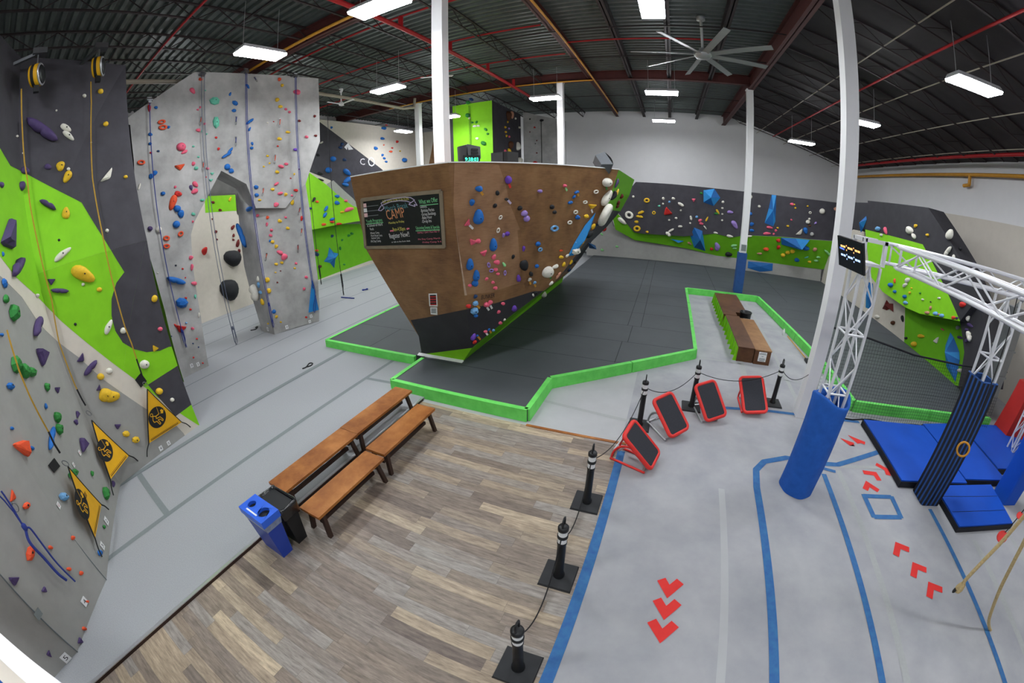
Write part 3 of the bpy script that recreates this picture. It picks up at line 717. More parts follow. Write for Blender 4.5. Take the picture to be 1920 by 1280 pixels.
# F: bouldering wall along the eaves side
Fw = Wall('F')
xl, xu = 9.85, 9.1
Fw.facepx([(1560, 455), (1600, 430), (1640, 430), (1655, 547), (1697, 576), (1695, 643), (1637, 600), (1563, 549), (1539, 530), (1545, 505)], (xl, 0, 0), (1, 0, 0), 'cream_panel')
Fw.facepx([(1697, 560), (1760, 575), (1812, 590), (1812, 660), (1800, 724), (1791, 722), (1722, 665), (1695, 643)], (xl, 0, 0), (1, 0, 0), 'lime_shaded')
Fw.facepx([(1622, 430), (1730, 458), (1800, 602), (1725, 588), (1697, 576), (1655, 547), (1630, 515)], (xu, 0, 0), (1, 0, 0), 'lime_panel')
Fw.facepx([(1596, 379), (1627, 380), (1627, 376), (1740, 389), (1802, 487), (1832, 560), (1800, 602), (1730, 458), (1622, 430), (1600, 430)], (xu, 0, 0), (1, 0, 0), 'black_panel')
Fw.facepx([(1800, 602), (1832, 560), (1858, 650), (1850, 725), (1797, 724), (1808, 660)], (xu + .25, 0, 0), (1, 0, 0), 'black_panel')
mb = Fw.mesh((.72, 0, 0), 'black_panel')
single('climbing_wall', mb, Fw.mats, 'black and bright lime bouldering wall with an overhanging lip behind the safety net', 'climbing wall')

# ------------------------------------------------------------------ bouldering mats
def mat(label, outline, skirts, z0=0, z=.25, seams=(), group=None):
    t = thing('bouldering_mat', label, 'crash mat', (outline[0][0], outline[0][1], z0))
    mb = MB().prism([(x, y, z0) for x, y in outline], (0, 0, z - z0))
    for a, b in seams: strip(mb, a, b, .018, z + .003, 1)
    part('top_cover', mb, ['mat_vinyl', 'mat_seam'], t)
    for a, b in skirts:
        a, b = V((a[0], a[1], 0)), V((b[0], b[1], 0)); d = (b - a); L = d.length; d.normalize(); nrm = V((d.y, -d.x, 0))
        k = max(1, round(L / 2.6)); g = .012
        for i in range(k):
            p = a + d * (L * i / k + g); q = a + d * (L * (i + 1) / k - g); o = nrm * .045; u0 = V((0, 0, z0 + .004)); u1 = V((0, 0, z + .012)); inn = -nrm * .07
            part('edge_bumper', MB().hexa([p + o + u0, q + o + u0, q + u0, p + u0], [p + o * .75 + u1, q + o * .75 + u1, q + inn + u1, p + inn + u1]), 'bumper', t)
    return t
seam = [((-5.3, 6.97), (-2.2, 6.97))]
for y, x1 in ((8.35, -.7), (9.7, .95), (11.05, 1.05), (12.4, 1.05), (13.75, 1.05), (15.1, 1.05), (16.45, 1.05)): seam.append(((-4.2, y), (x1, y)))
for y in (17.8, 19.15, 20.5, 21.85): seam.append(((-4.2, y), (9.6, y)))
for y in (8.9, 10.2, 11.5, 12.8, 14.1, 15.4): seam.append(((4.9, y), (9.7, y)))
seam += [((-.9, 8.3), (-.9, 9.7)), ((-.75, 9.7), (-.75, 11.05)), ((-.9, 11.05), (-.9, 23)), ((-.5, 11.05), (-.5, 23)), ((5.6, 16.6), (5.6, 23)), ((2.4, 17), (2.4, 23))]
mat('large dark grey bouldering mat edged in bright green, under the brown boulder',
    [(-5.35, 5.73), (-2.12, 5.7), (-2.1, 7.08), (1.1, 9.8), (1.08, 16.85), (4.3, 16.95), (4.93, 10.1), (4.98, 7.98), (9.75, 7.98), (9.78, 23.3), (-4.3, 23.3), (-4.3, 16), (-4.3, 7.2), (-5.35, 7.0)],
    [((-5.35, 5.73), (-2.12, 5.7)), ((-2.12, 5.7), (-2.1, 7.08)), ((-2.1, 7.08), (1.1, 9.8)), ((1.1, 9.8), (1.08, 16.85)), ((1.08, 16.85), (4.3, 16.95)), ((4.3, 16.95), (4.93, 10.1)), ((4.93, 10.1), (4.98, 7.98)), ((4.98, 7.98), (9.75, 7.98)), ((-5.35, 7.0), (-5.35, 5.73))], 0, .25, seam)
mat('smaller dark grey bouldering mat on the far side of the brown boulder', [(-8.92, 6.97), (-5.6, 6.97), (-5.6, 15.5), (-8.95, 15.5)],
    [((-8.92, 6.97), (-5.56, 6.97)), ((-8.95, 15.5), (-8.92, 6.97))], ZL, .25, [((-8.85, 8.5), (-5.65, 8.5)), ((-7.2, 7.0), (-7.2, 8.5)), ((-8.85, 10.4), (-5.65, 10.4)), ((-8.85, 12.2), (-5.65, 12.2))])
# fabric pad round the far column
mb = MB().box((3.42 - .19, 17.3 - .19, .26), (3.42 + .19, 17.3 + .19, 2.0))
single('column_pad', mb, 'pad_blue2', 'blue fabric pad wrapped round the foot of the far white column', 'column pad')
mb = MB().box((3.42 - .14, 17.1 - .012 + .04, 2.03), (3.42 + .14, 17.16, 2.42)).box((3.42 - .11, 17.118, 2.09), (3.42 + .11, 17.127, 2.36), 1)
single('column_sign', mb, ['paper', 'tape_grey'], 'small notice on the far white column just above its blue pad', 'sign')
# ------------------------------------------------------------------ benches
def bench(label, x0, x1, y0, y1, z, zf):
    t = thing('bench', label, 'bench', ((x0 + x1) / 2, (y0 + y1) / 2, zf), 'long wooden benches beside the plank floor')
    part('seat', MB().box((x0, y0, z - .045), (x1, y1, z)), 'bench_wood', t)
    for sy, ye in ((1, y0 + .12), (-1, y1 - .12)):
        for sx, xe in ((-1, x0 + .07), (1, x1 - .07)):
            part('leg', MB().hexa([(xe + sx * .05 - .03, ye - .03 - sy * .05, zf), (xe + sx * .05 + .03, ye - .03 - sy * .05, zf), (xe + sx * .05 + .03, ye + .03 - sy * .05, zf), (xe + sx * .05 - .03, ye + .03 - sy * .05, zf)],
                 [(xe - .03, ye - .03, z - .045), (xe + .03, ye - .03, z - .045), (xe + .03, ye + .03, z - .045), (xe - .03, ye + .03, z - .045)]), 'bench_frame', t)
        part('cross_rail', MB().box((x0 + .05, ye - .02 - sy * .02, z - .14), (x1 - .05, ye + .02 - sy * .02, z - .05)), 'bench_frame', t)
    part('stretcher', MB().box(((x0 + x1) / 2 - .025, y0 + .12, zf + .14), ((x0 + x1) / 2 + .025, y1 - .12, zf + .2)), 'bench_frame', t)
bench('worn brown wooden bench on the plank floor, the one nearest the bins', -3.93, -3.54, 1.87, 3.31, .45, 0)
bench('worn brown wooden bench on the plank floor, the one nearest the green edged mat', -3.96, -3.57, 3.36, 4.84, .46, 0)
bench('worn brown wooden bench on the grey carpet step, its end touching the black bin', -4.72, -4.3, 1.93, 3.55, .5, ZL)
bench('worn brown wooden bench on the grey carpet step, nearest the green edged mat', -4.78, -4.36, 3.6, 5.22, .46, ZL)

# ------------------------------------------------------------------ bins
def tub(x0, x1, y0, y1, z, tp):
    b = [(x0 + tp, y0 + tp, .0), (x1 - tp, y0 + tp, .0), (x1 - tp, y1 - tp, .0), (x0 + tp, y1 - tp, .0)]; u = [(x0, y0, z), (x1, y0, z), (x1, y1, z), (x0, y1, z)]
    return b, u
t = thing('recycling_bin', 'slim blue recycling bin with a two hole lid, standing at the end of the benches', 'bin', (-4.07, 1.37, 0))
b, u = tub(-4.33, -3.83, 1.24, 1.5, .68, .04); part('body', MB().hexa(b, u), 'bin_blue', t)
lid = MB(); z0, z1 = .69, .765; o4 = [(-4.35, 1.22), (-3.81, 1.22), (-3.81, 1.52), (-4.35, 1.52)]
def lidtop(mb, x0, x1, cx, r, z):
    c = [(x0, 1.22), (x1, 1.22), (x1, 1.52), (x0, 1.52)]; n = 16; ring = [(cx + r * math.cos(2 * PI * (k + .5) / n - PI * .75), 1.37 + r * math.sin(2 * PI * (k + .5) / n - PI * .75)) for k in range(n)]
    vs = [(a, b_, z) for a, b_ in c] + [(a, b_, z) for a, b_ in ring] + [(a, b_, z - .05) for a, b_ in ring]; fs = []
    for q in range(4):
        i0 = 4 + q * 4
        for k in range(4): fs.append((q, i0 + k, 4 + (q * 4 + k + 1) % n)[::-1])
        fs.append((q, 4 + (q * 4 + 4) % n, (q + 1) % 4)[::-1])
    for k in range(n): fs.append((4 + k, 4 + (k + 1) % n, 20 + (k + 1) % n, 20 + k)[::-1])
    mb.add(vs, fs, 0); mb.add([(a, b_, z - .05) for a, b_ in ring], [list(range(n))], 1)
lidtop(lid, -4.35, -4.08, -4.22, .062, z1); lidtop(lid, -4.08, -3.81, -3.95, .085, z1)
lid.add([(a, b_, z) for z in (z0 - .03, z1) for a, b_ in o4], [(0, 1, 5, 4), (1, 2, 6, 5), (2, 3, 7, 6), (3, 0, 4, 7)], 0)
part('lid', lid, ['bin_lid', 'black_plastic'], t)
part('lid_sticker', MB().box((-4.22, 1.262, z1), (-3.98, 1.285, z1 + .002)), 'paper', t)
lm = MB().hexa([(-4.325, 1.245, .55), (-3.835, 1.245, .55), (-3.835, 1.495, .55), (-4.325, 1.495, .55)], [(-4.345, 1.225, .665), (-3.815, 1.225, .665), (-3.815, 1.515, .665), (-4.345, 1.515, .665)])
part('liner_bag', lm, 'bag_clear', t)
t = thing('trash_bin', 'black bin lined with a shiny black bag between the blue bin and the benches', 'bin', (-4.07, 1.68, 0))
b, u = tub(-4.31, -3.83, 1.55, 1.79, .68, .035); part('body', MB().hexa(b, u), 'black_plastic', t)
lb = MB(); n = 24
per = rrect(.54, .3, .05, 5); rg = []
for dz, k in ((-.17, 1.0), (-.06, 1.03), (.015, 1.02), (.02, .93), (-.1, .86), (-.34, .7)):
    rg.append([(-4.07 + x * k + random.uniform(-.006, .006), 1.67 + y * k + random.uniform(-.006, .006), .7 + dz + random.uniform(-.012, .012)) for x, y in per])
m_ = len(per); lb.add([p for r in rg for p in r], [(i * m_ + j, i * m_ + (j + 1) % m_, (i + 1) * m_ + (j + 1) % m_, (i + 1) * m_ + j) for i in range(len(rg) - 1) for j in range(m_)], 0, True)
lb.add(rg[-1], [list(range(m_))], 0)
part('liner_bag', lb, 'bag_black', t)

# ------------------------------------------------------------------ bollards and their ropes
def bollard(label, x, y):
    t = thing('bollard', label, 'bollard', (x, y, 0), 'black rope bollards with white bands')
    c = V((x, y, 0)); s = .2
    part('base_plate', MB().hexa([c + V((-s, -s, 0)), c + V((s, -s, 0)), c + V((s, s, 0)), c + V((-s, s, 0))], [c + V((-s + .01, -s + .01, .03)), c + V((s - .01, -s + .01, .03)), c + V((s - .01, s - .01, .03)), c + V((-s + .01, s - .01, .03))]), 'black_rubber', t)
    part('post', MB().lathe(c, [(.07, .03), (.068, .07), (.052, .1), (.049, .66), (.056, .665), (.056, .69)], 18), 'black_plastic', t)
    for z0, z1 in ((.69, .765), (.81, .885)): part('white_band', MB().lathe(c, [(.05, z0), (.05, z1)], 18), 'paper', t)
    part('collar', MB().lathe(c, [(.05, .765), (.06, .77), (.06, .805), (.05, .81)], 18), 'black_plastic', t)
    part('cap', MB().lathe(c, [(.05, .885), (.06, .89), (.06, .93), (.05, .945), (.02, .95)], 18), 'black_plastic', t)
    h = [c + V((0, d, z)) for d, z in ((-.035, .94), (-.04, 1.0), (-.033, 1.055), (0, 1.07), (.033, 1.055), (.04, 1.0), (.035, .94))]
    part('handle_loop', MB().tube(h, .011, 6), 'black_plastic', t)
bp = [(-.6, 1.4), (-.59, 2.66), (-.58, 3.99), (-.08, 6.22), (.93, 7.2), (2.86, 7.86)]
for (x, y), l in zip(bp, ('nearest the camera, cut by the bottom edge', 'second from the camera along the blue taped edge', 'third from the camera, beside the first red framed step', 'behind the gap between the first and second red framed steps', 'behind the second and third red framed steps', 'behind the last red framed step, by the brown box benches')):
    bollard('black rope bollard ' + l, x, y)
ends = [(x, y, .787) for x, y in bp] + [(3.36, 7.36, 1.02)]
for i, l in enumerate(('first', 'second', 'third', 'fourth', 'fifth', 'last')):
    a, b = V(ends[i]), V(ends[i + 1]); sag = (.45, .4, .3, .22, .2, .16)[i]; d = (b - a).normalized() * .055
    if i < 2: a.z -= .06
    pts = [a + d + (b - a - d * 2) * (k / 14) - V((0, 0, sag * 4 * (k / 14) * (1 - k / 14))) for k in range(15)]
    single('barrier_rope', MB().tube(pts, .007, 6), 'webbing_black', 'thin black rope sagging between bollards, the %s span from the camera' % l if i < 5 else 'thin black rope from the last bollard to the white column', 'rope', 'thin black ropes between the bollards')
rope_c = MB()
for k in range(17): pass
# ------------------------------------------------------------------ red framed angled steps
def step(label, c, x, y, W, L, tone):
    c, x, y = V(c), V(x).normalized(), V(y); n = x.cross(y).normalized(); y = n.cross(x)
    t = thing('angled_step', label, 'angled step', (c.x, c.y, 0), 'red framed tilted steps at the start of the course')
    ol = rrect(W - .06, L - .06, .07, 5)
    part('rim', MB().tube([c + x * a + y * b for a, b in ol], .037, 10, closed=True), 'red_plastic', t)
    part('grip_pad', MB().prism([c + x * a + y * b - n * .02 for a, b in rrect(W - .07, L - .07, .065, 5)], n * .045), 'grip', t)
    part('back_board', MB().prism([c + x * a + y * b - n * .04 for a, b in rrect(W - .08, L - .08, .06, 5)], n * .018), 'red_plastic', t)
    h = V((x.x, x.y, 0)).normalized(); bk = V((-n.x, -n.y, 0)).normalized()
    base = V((c.x, c.y, 0)) + bk * .16
    for s in (-1, 1):
        pts = [];
        for k in range(9):
            a = PI * (.02 + .62 * k / 8); pts.append(base + h * (s * W * .36) + bk * (.3 * math.cos(a) - .02) * 1.0 + V((0, 0, .04 + .34 * math.sin(a))))
        part('side_arc', MB().tube(pts, .02, 8), tone, t)
        part('foot_rail', MB().tube([base + h * (s * W * .36) + bk * .3 + V((0, 0, .022)), base + h * (s * W * .36) - bk * .34 + V((0, 0, .022))], .02, 8), tone, t)
    for k, (d, z) in enumerate(((.3, .03), (.26, .2), (.05, .37), (-.3, .03))):
        part('cross_tube', MB().tube([base + h * (-W * .36) + bk * d + V((0, 0, z)), base + h * (W * .36) + bk * d + V((0, 0, z))], .016, 8), 'alu', t)
    part('strut', MB().bar(base + bk * .22 + V((0, 0, .1)), c - n * .05 + y * .1, .05, .03), 'alu', t)
step('red framed angled step nearest the plank floor, on a red curved base', (.033, 5.105, .385), (.235, .965, .116), (-.712, .089, .697), .5, .77, 'red_plastic')
step('red framed angled step on a silver base, second from the plank floor', (.463, 6.116, .41), (.705, .697, .132), (-.577, .456, .677), .5, .78, 'alu')
step('red framed angled step on a silver base, third from the plank floor', (1.25, 6.883, .39), (.877, .437, .201), (-.443, .573, .689), .5, .78, 'alu')
step('red framed angled step standing almost square to the camera, farthest from the plank floor', (2.242, 7.454, .36), (.987, .13, .094), (-.16, .773, .614), .57, .84, 'red_plastic')

# ------------------------------------------------------------------ truss rig
def truss(t, a, b, side, up, w=.26, r=.024, step_=.5, name='truss_span'):
    """A box truss between A and B: four chords and the lattice between them, as one part."""
    a, b, s, u = V(a), V(b), V(side).normalized() * w / 2, V(up).normalized() * w / 2
    mb = MB(); L = (b - a).length; k = max(2, round(L / step_)); cs = [-s - u, s - u, s + u, -s + u]
    for c in cs: mb.tube([a + c, b + c], r, 8)
    d = (b - a) / k
    for j in range(4):
        c0, c1 = cs[j], cs[(j + 1) % 4]
        for i in range(k):
            p, q = (c0, c1) if (i + j) % 2 == 0 else (c1, c0)
            mb.tube([a + d * i + p, a + d * (i + 1) + q], r * .5, 6)
        for i in (0, k): mb.tube([a + d * (i * .985 + .015 * k / 2) + c0, a + d * (i * .985 + .015 * k / 2) + c1], r * .6, 6)
    return part(name, mb, 'alu_white', t)
def tower(label, x, y, z1, w=.3, rungs=True):
    t = thing('truss_tower', label, 'truss tower', (x, y, 0), 'silver truss towers of the obstacle course')
    mb = MB(); h = w / 2; cs = [V((-h, -h, 0)), V((h, -h, 0)), V((h, h, 0)), V((-h, h, 0))]; c = V((x, y, 0))
    for q in cs: mb.tube([c + q + V((0, 0, .03)), c + q + V((0, 0, z1))], .025, 8)
    part('chords', mb, 'alu_white', t)
    mb = MB(); k = max(2, round((z1 - .1) / .46)); dz = (z1 - .1) / k
    for j in range(4):
        p, q = cs[j], cs[(j + 1) % 4]
        for i in range(k):
            z = .05 + dz * i; a, b = (p, q) if (i + j) % 2 == 0 else (q, p)
            mb.tube([c + a + V((0, 0, z)), c + b + V((0, 0, z + dz))], .012, 6)
            if i % 2 == 0: mb.tube([c + p + V((0, 0, z)), c + q + V((0, 0, z))], .017, 6)
    part('lattice', mb, 'alu_white', t)
    part('base_plate', MB().box((x - h - .05, y - h - .05, 0), (x + h + .05, y + h + .05, .025)), 'steel', t)
    return t
T1, T2, T3 = (2.76, 5.08), (5.55, 5.05), (7.95, 5.1)
t = tower('silver truss tower rising out of the round blue pad beside the big white column', T1[0], T1[1], 3.58)
part('corner_block', MB().box((T1[0] - .15, T1[1] - .15, 3.58), (T1[0] + .15, T1[1] + .15, 3.62)).bar((T1[0] - .15, T1[1] - .15, 3.9), (T1[0] + .2, T1[1] - .15, 3.9), .05).bar((T1[0] - .15, T1[1] + .15, 3.9), (T1[0] + .2, T1[1] + .15, 3.9), .05).bar((T1[0] - .15, T1[1] - .15, 3.6), (T1[0] - .15, T1[1] - .15, 3.92), .05).bar((T1[0] - .15, T1[1] + .15, 3.6), (T1[0] - .15, T1[1] + .15, 3.92), .05).bar((T1[0] + .17, T1[1] - .15, 3.6), (T1[0] + .17, T1[1] - .15, 3.92), .05).bar((T1[0] - .15, T1[1] - .15, 3.9), (T1[0] - .15, T1[1] + .15, 3.9), .05), 'alu_white', t)
tower('silver truss tower rising out of the blue and black striped pad', T2[0], T2[1], 3.6)
tower('silver truss tower whose plain blue pad stands at the far edge of the landing mats', T3[0], T3[1], 3.6)
tower('slim silver lattice tower at the edge of view beyond the landing mats', 9.6, 6.7, 3.4, .24)
t = thing('overhead_truss', 'silver box truss running across the course between the towers', 'truss', (7.5, 5.06, 3.64)); truss(t, (3.12, 5.06, 3.77), (12.0, 5.06, 3.77), (0, 1, 0), (0, 0, 1))
t = thing('overhead_truss', 'silver box truss coming from the screen tower towards the camera above the ropes', 'truss', (3.24, 2, 3.62)); truss(t, (3.24, 4.86, 3.76), (3.24, -3.2, 3.76), (1, 0, 0), (0, 0, 1))
def roundpad(label, x, y, r, z):
    mb = MB(); n = 40; k = 14; vs = []; fs = []
    def rad(a, h): return r * (1 + .022 * math.sin(3 * a + h * 2.2) + .018 * math.sin(7 * a - h * 3) + (.03 if h > z - .1 else 0))
    prof = [(1.0, h) for h in [.004 + (z - .05) * i / k for i in range(k + 1)]]
    for i, (s, h) in enumerate(prof):
        for j in range(n):
            a = 2 * PI * j / n; dip = .06 * math.sin(2 * a + .6) if i == len(prof) - 1 else 0
            vs.append((x + rad(a, h) * math.cos(a), y + rad(a, h) * math.sin(a), h + dip))
    for rr, dh in ((.96, .035), (.86, .03), (.78, -.05), (.76, -.9)):
        for j in range(n):
            a = 2 * PI * j / n; dip = .06 * math.sin(2 * a + .6); vs.append((x + rad(a, z) * rr * math.cos(a), y + rad(a, z) * rr * math.sin(a), z - .05 + dh + dip))
    m = len(vs) // n
    for i in range(m - 1):
        for j in range(n): fs.append((i * n + j, i * n + (j + 1) % n, (i + 1) * n + (j + 1) % n, (i + 1) * n + j))
    mb.add(vs, fs, 0, True)
    return single('leg_pad', mb, 'pad_blue', label, 'leg pad')
roundpad('tall round blue fabric pad wrapped round the truss leg beside the big white column', T1[0], T1[1], .3, 1.72)
def squarepad(label, x, y, h, z, striped, top=True):
    mb = MB(); out = rrect(h * 2, h * 2, .05, 3); inn = rrect(h * 2 - .09, h * 2 - .09, .03, 3); n = len(out)
    vs = [(x + a, y + b, zz) for zz in (.004, z) for a, b in out] + [(x + a, y + b, z) for a, b in inn] + [(x + a, y + b, z - .5) for a, b in inn]
    fs = [(k * n + i, k * n + (i + 1) % n, (k + 1) * n + (i + 1) % n, (k + 1) * n + i) for k in range(3) for i in range(n)]
    mb.add(vs, fs, 0)
    if striped:
        for sx, sy in ((0, -1), (-1, 0), (1, 0), (0, 1)):
            for k in (-.8, -.27, .27, .8):
                w = h * .13; cx = h * k * .92
                if sx: mb.box((x + sx * h - .004, y + cx - w, .01), (x + sx * h + .004, y + cx + w, z - .01), 1)
                else: mb.box((x + cx - w, y + sy * h - .004, .01), (x + cx + w, y + sy * h + .004, z - .01), 1)
    return single('leg_pad', mb, ['pad_blue2' if striped else 'gym_mat', 'mat_side'], label, 'leg pad')
squarepad('tall square pad with blue and black stripes round the middle truss leg', T2[0], T2[1], .215, 2.33, True)
squarepad('plain blue square pad round the truss leg at the far edge of the landing mats', T3[0], T3[1], .22, 2.0, False)
mb = MB().hexa([(6.0, 5.24, 1.97), (6.32, 5.24, 1.97), (6.32, 5.5, 1.97), (6.0, 5.5, 1.97)], [(6.0, 5.24, 3.45), (6.32, 5.24, 3.45), (6.32, 5.5, 3.45), (6.0, 5.5, 3.45)])
mb.box((5.98, 5.22, 2.75), (6.34, 5.52, 2.78)).box((5.98, 5.22, 2.3), (6.34, 5.52, 2.33)).bar((6.16, 5.37, 3.45), (6.16, 5.2, 3.66), .04)
single('hanging_sleeve', mb, 'steel', 'dull grey metal sleeve hanging from the truss beside the striped pad tower', 'metal sleeve')
# screen on the first tower
c, x, y = V((2.36, 4.8, 3.69)), V((.16, -.98, -.02)).normalized(), V((-.255, -.05, .96)); n = x.cross(y).normalized(); y = n.cross(x)
t = thing('timer_screen', 'flat timer screen showing orange and blue digits, hung on the truss tower', 'screen', c - y * .2)
q = lambda a, b, d=0: c + x * a + y * b + n * d
part('case', MB().prism([q(-.29, -.19, -.03), q(.29, -.19, -.03), q(.29, .19, -.03), q(-.29, .19, -.03)], n * .03), 'black_plastic', t)
part('display', MB().prism([q(-.275, -.175, .0005), q(.275, -.175, .0005), q(.275, .175, .0005), q(-.275, .175, .0005)], n * .002), 'screen_dark', t)
for rows, m_, yy in ((0, 'led_orange', .075), (1, 'led_blue', -.035)):
    mb = MB()
    for k in range(3):
        xx = -.16 + k * .165
        for d in range(2): mb.prism([q(xx - .055 + d * .06, yy - .012, .003), q(xx - .005 + d * .06, yy - .012, .003), q(xx - .005 + d * .06, yy + .012, .003), q(xx - .055 + d * .06, yy + .012, .003)], n * .001)
        if k < 2:
            for o in (-.035, .02): mb.prism([q(xx + .075, yy + o - .008, .003), q(xx + .09, yy + o - .008, .003), q(xx + .09, yy + o + .008, .003), q(xx + .075, yy + o + .008, .003)], n * .001)
    part('digits', mb, m_, t)
part('digits', MB().prism([q(-.24, .035, .003), q(-.13, .03, .003), q(-.13, .05, .003), q(-.24, .055, .003)], n * .001), 'led_deep', t)
part('bracket', MB().bar(c - n * .03, V((2.62, 4.96, 3.74)), .06), 'black_plastic', t)

# ------------------------------------------------------------------ landing mats
def gmat(label, poly, z=.15, folds=()):
    t = thing('landing_mat', label, 'gym mat', (poly[0][0], poly[0][1], 0), 'blue landing mats under the obstacle course')
    part('cover', MB().prism([(x, y, .012) for x, y in poly], (0, 0, z - .012)), 'gym_mat', t)
    part('side_band', MB().prism([(x + (.02 if x > sum(p[0] for p in poly) / len(poly) else -.02), y + (.02 if y > sum(p[1] for p in poly) / len(poly) else -.02), .004) for x, y in poly], (0, 0, z - .03)), 'mat_side', t)
    if folds:
        mb = MB()
        for a, b in folds: strip(mb, a, b, .012, z + .002, 0)
        part('fold_line', mb, 'mat_side', t)
gmat('blue landing mat whose corner points at the round blue padded leg', [(5.02, 5.32), (6.82, 5.36), (6.82, 7.42), (5.02, 7.38)])
gmat('blue landing mat lying beyond the striped pad, behind the net side', [(6.86, 5.48), (8.22, 5.5), (8.22, 7.72), (6.86, 7.5)])
gmat('blue folding landing mat with crosswise folds, nearest the hanging ropes', [(5.84, 4.2), (7.42, 4.26), (7.6, 5.36), (5.84, 5.26)], .13, [((5.86, 4.55), (7.46, 4.6)), ((5.86, 4.95), (7.52, 5.0))])
gmat('blue landing mat farthest off, between the plain blue pad and the red wedge', [(8.3, 5.9), (10.5, 5.95), (10.5, 7.9), (8.3, 7.72)])
mb = MB().hexa([(9.9, 7.35, 0), (11.2, 7.2, 0), (11.2, 8.2, 0), (9.9, 7.92, 0)], [(10.2, 7.45, 1.45), (11.2, 7.3, 1.45), (11.2, 8.2, 1.45), (10.2, 7.92, 1.45)])
single('padded_wedge', mb, 'red_pad', 'big red padded wedge beyond the landing mats', 'padded wedge')
mb = MB().box((12.1, 6.1, 1.7), (12.17, 6.9, 2.5)); single('wall_pad', mb, 'red_pad', 'small red pad hung on the cream eaves wall at the edge of view', 'wall pad')

# ------------------------------------------------------------------ safety net
t = thing('safety_net', 'black mesh net hung from a cable between the white column and the striped pad tower', 'net', (6.2, 7.9, 0))
top = [V((3.62, 7.62, 1.98)), V((4.7, 7.7, 1.84)), V((6.0, 7.72, 1.64)), V((7.5, 7.75, 1.58)), V((9.4, 7.8, 1.6))]
def topz(x):
    for a, b in zip(top, top[1:]):
        if x <= b.x: return a + (b - a) * ((x - a.x) / (b.x - a.x))
    return top[-1]
part('head_rope', MB().tube(top, .022, 8), 'webbing_black', t)
mb = MB(); X = 3.7
while X < 9.35: p = topz(X); mb.bar(p, (X, 7.62 + .05 * math.sin(X * 3), .02), .0035, .0035); X += .075
k = 0
while k < 24:
    z = .03 + k * .075
    seg = [(3.7 + .47 * i) for i in range(13)]
    for a, b in zip(seg, seg[1:]):
        pa, pb = topz(a), topz(b)
        if z < min(pa.z, pb.z) - .02:
            w_ = lambda X, P: P.y + (7.62 + .05 * math.sin(X * 3) - P.y) * (1 - z / P.z)
            mb.bar((a, w_(a, pa), z), (b, w_(b, pb), z), .0035, .0035)
    k += 1
part('mesh', mb, 'net', t)
part('foot_rope', MB().tube([V((3.7 + .28 * i, 7.6 + .06 * math.sin(i * 1.3), .018)) for i in range(21)], .016, 6), 'webbing_black', t)

# ------------------------------------------------------------------ brown box benches between the bumpers
def boxb(label, x0, x1, y0, y1, top, ribs):
    t = thing('box_bench', label, 'box bench', ((x0 + x1) / 2, (y0 + y1) / 2, 0), 'brown box benches on the pale carpet')
    h = .42
    part('body', MB().box((x0, y0, 0), (x1, y1, h - .03)), 'box_wood', t); part('lid', MB().box((x0 - .01, y0 - .01, h - .03), (x1 + .01, y1 + .01, h)), top, t)
    if ribs:
        mb = MB().box((x0 - .012, y0 + .02, .0), (x0, y1 - .02, h - .035)); k = 7
        for i in range(k + 1): yy = y0 + .03 + (y1 - y0 - .09) * i / k; mb.hexa([(x0 - .1, yy, 0), (x0 - .012, yy, 0), (x0 - .012, yy + .03, 0), (x0 - .1, yy + .03, 0)], [(x0 - .03, yy, h - .04), (x0 - .012, yy, h - .04), (x0 - .012, yy + .03, h - .04), (x0 - .03, yy + .03, h - .04)])
        part('lime_slats', mb, 'lime_panel', t)
    return t
boxb('dark brown box bench with a lime slatted side, in the pair nearer the camera', 2.28, 2.74, 10.02, 12.9, 'box_wood', True)
t = boxb('brown box bench with a pale worn lid and a white notice on its end', 2.76, 3.22, 9.98, 12.7, 'box_pale', False)
mb = MB().box((2.87, 9.962, .1), (3.1, 9.968, .37)); part('notice', mb, 'paper', t)
mb = MB()
for zz, w_ in ((.34, .17), (.31, .2), (.25, .06), (.19, .16), (.16, .18), (.13, .14)): mb.box((2.985 - w_ / 2, 9.958, zz - .008), (2.985 + w_ / 2, 9.9615, zz + .006))
part('notice_text', mb, 'tape_grey', t)
boxb('dark brown box bench with a lime slatted side, in the far pair by the column', 2.22, 2.68, 12.95, 15.9, 'box_wood', True)
boxb('dark brown box bench in the far pair, its near end beside the round black bin', 2.7, 3.12, 13.35, 15.95, 'box_wood', False)
c = V((3.0, 13.08, 0)); t = thing('trash_bin', 'round black open bin with a white notice, between the brown box benches', 'bin', c)
part('body', MB().lathe(c, [(.17, 0), (.2, .5), (.215, .52), (.215, .56), (.19, .56), (.17, .3)], 24), 'black_plastic', t)
part('notice', MB().box((2.88, 12.855, .1), (3.12, 12.862, .38)), 'paper', t)
t = thing('broom', 'yellow handled broom lying along the green bumper beside the box benches', 'broom', (4.45, 11.6, 0))
part('handle', MB().tube([(4.5, 12.6, .06), (4.6, 10.75, .06)], .016, 8), 'pipe_yellow', t); part('head', MB().box((4.54, 10.5, .01), (4.68, 10.75, .09)), 'black_plastic', t)
single('water_bottle', MB().lathe((4.42, 12.85, 0), [(.04, 0), (.045, .03), (.045, .15), (.02, .19), (.02, .22)], 12), 'paper', 'small white bottle standing by the end of the yellow broom', 'bottle')

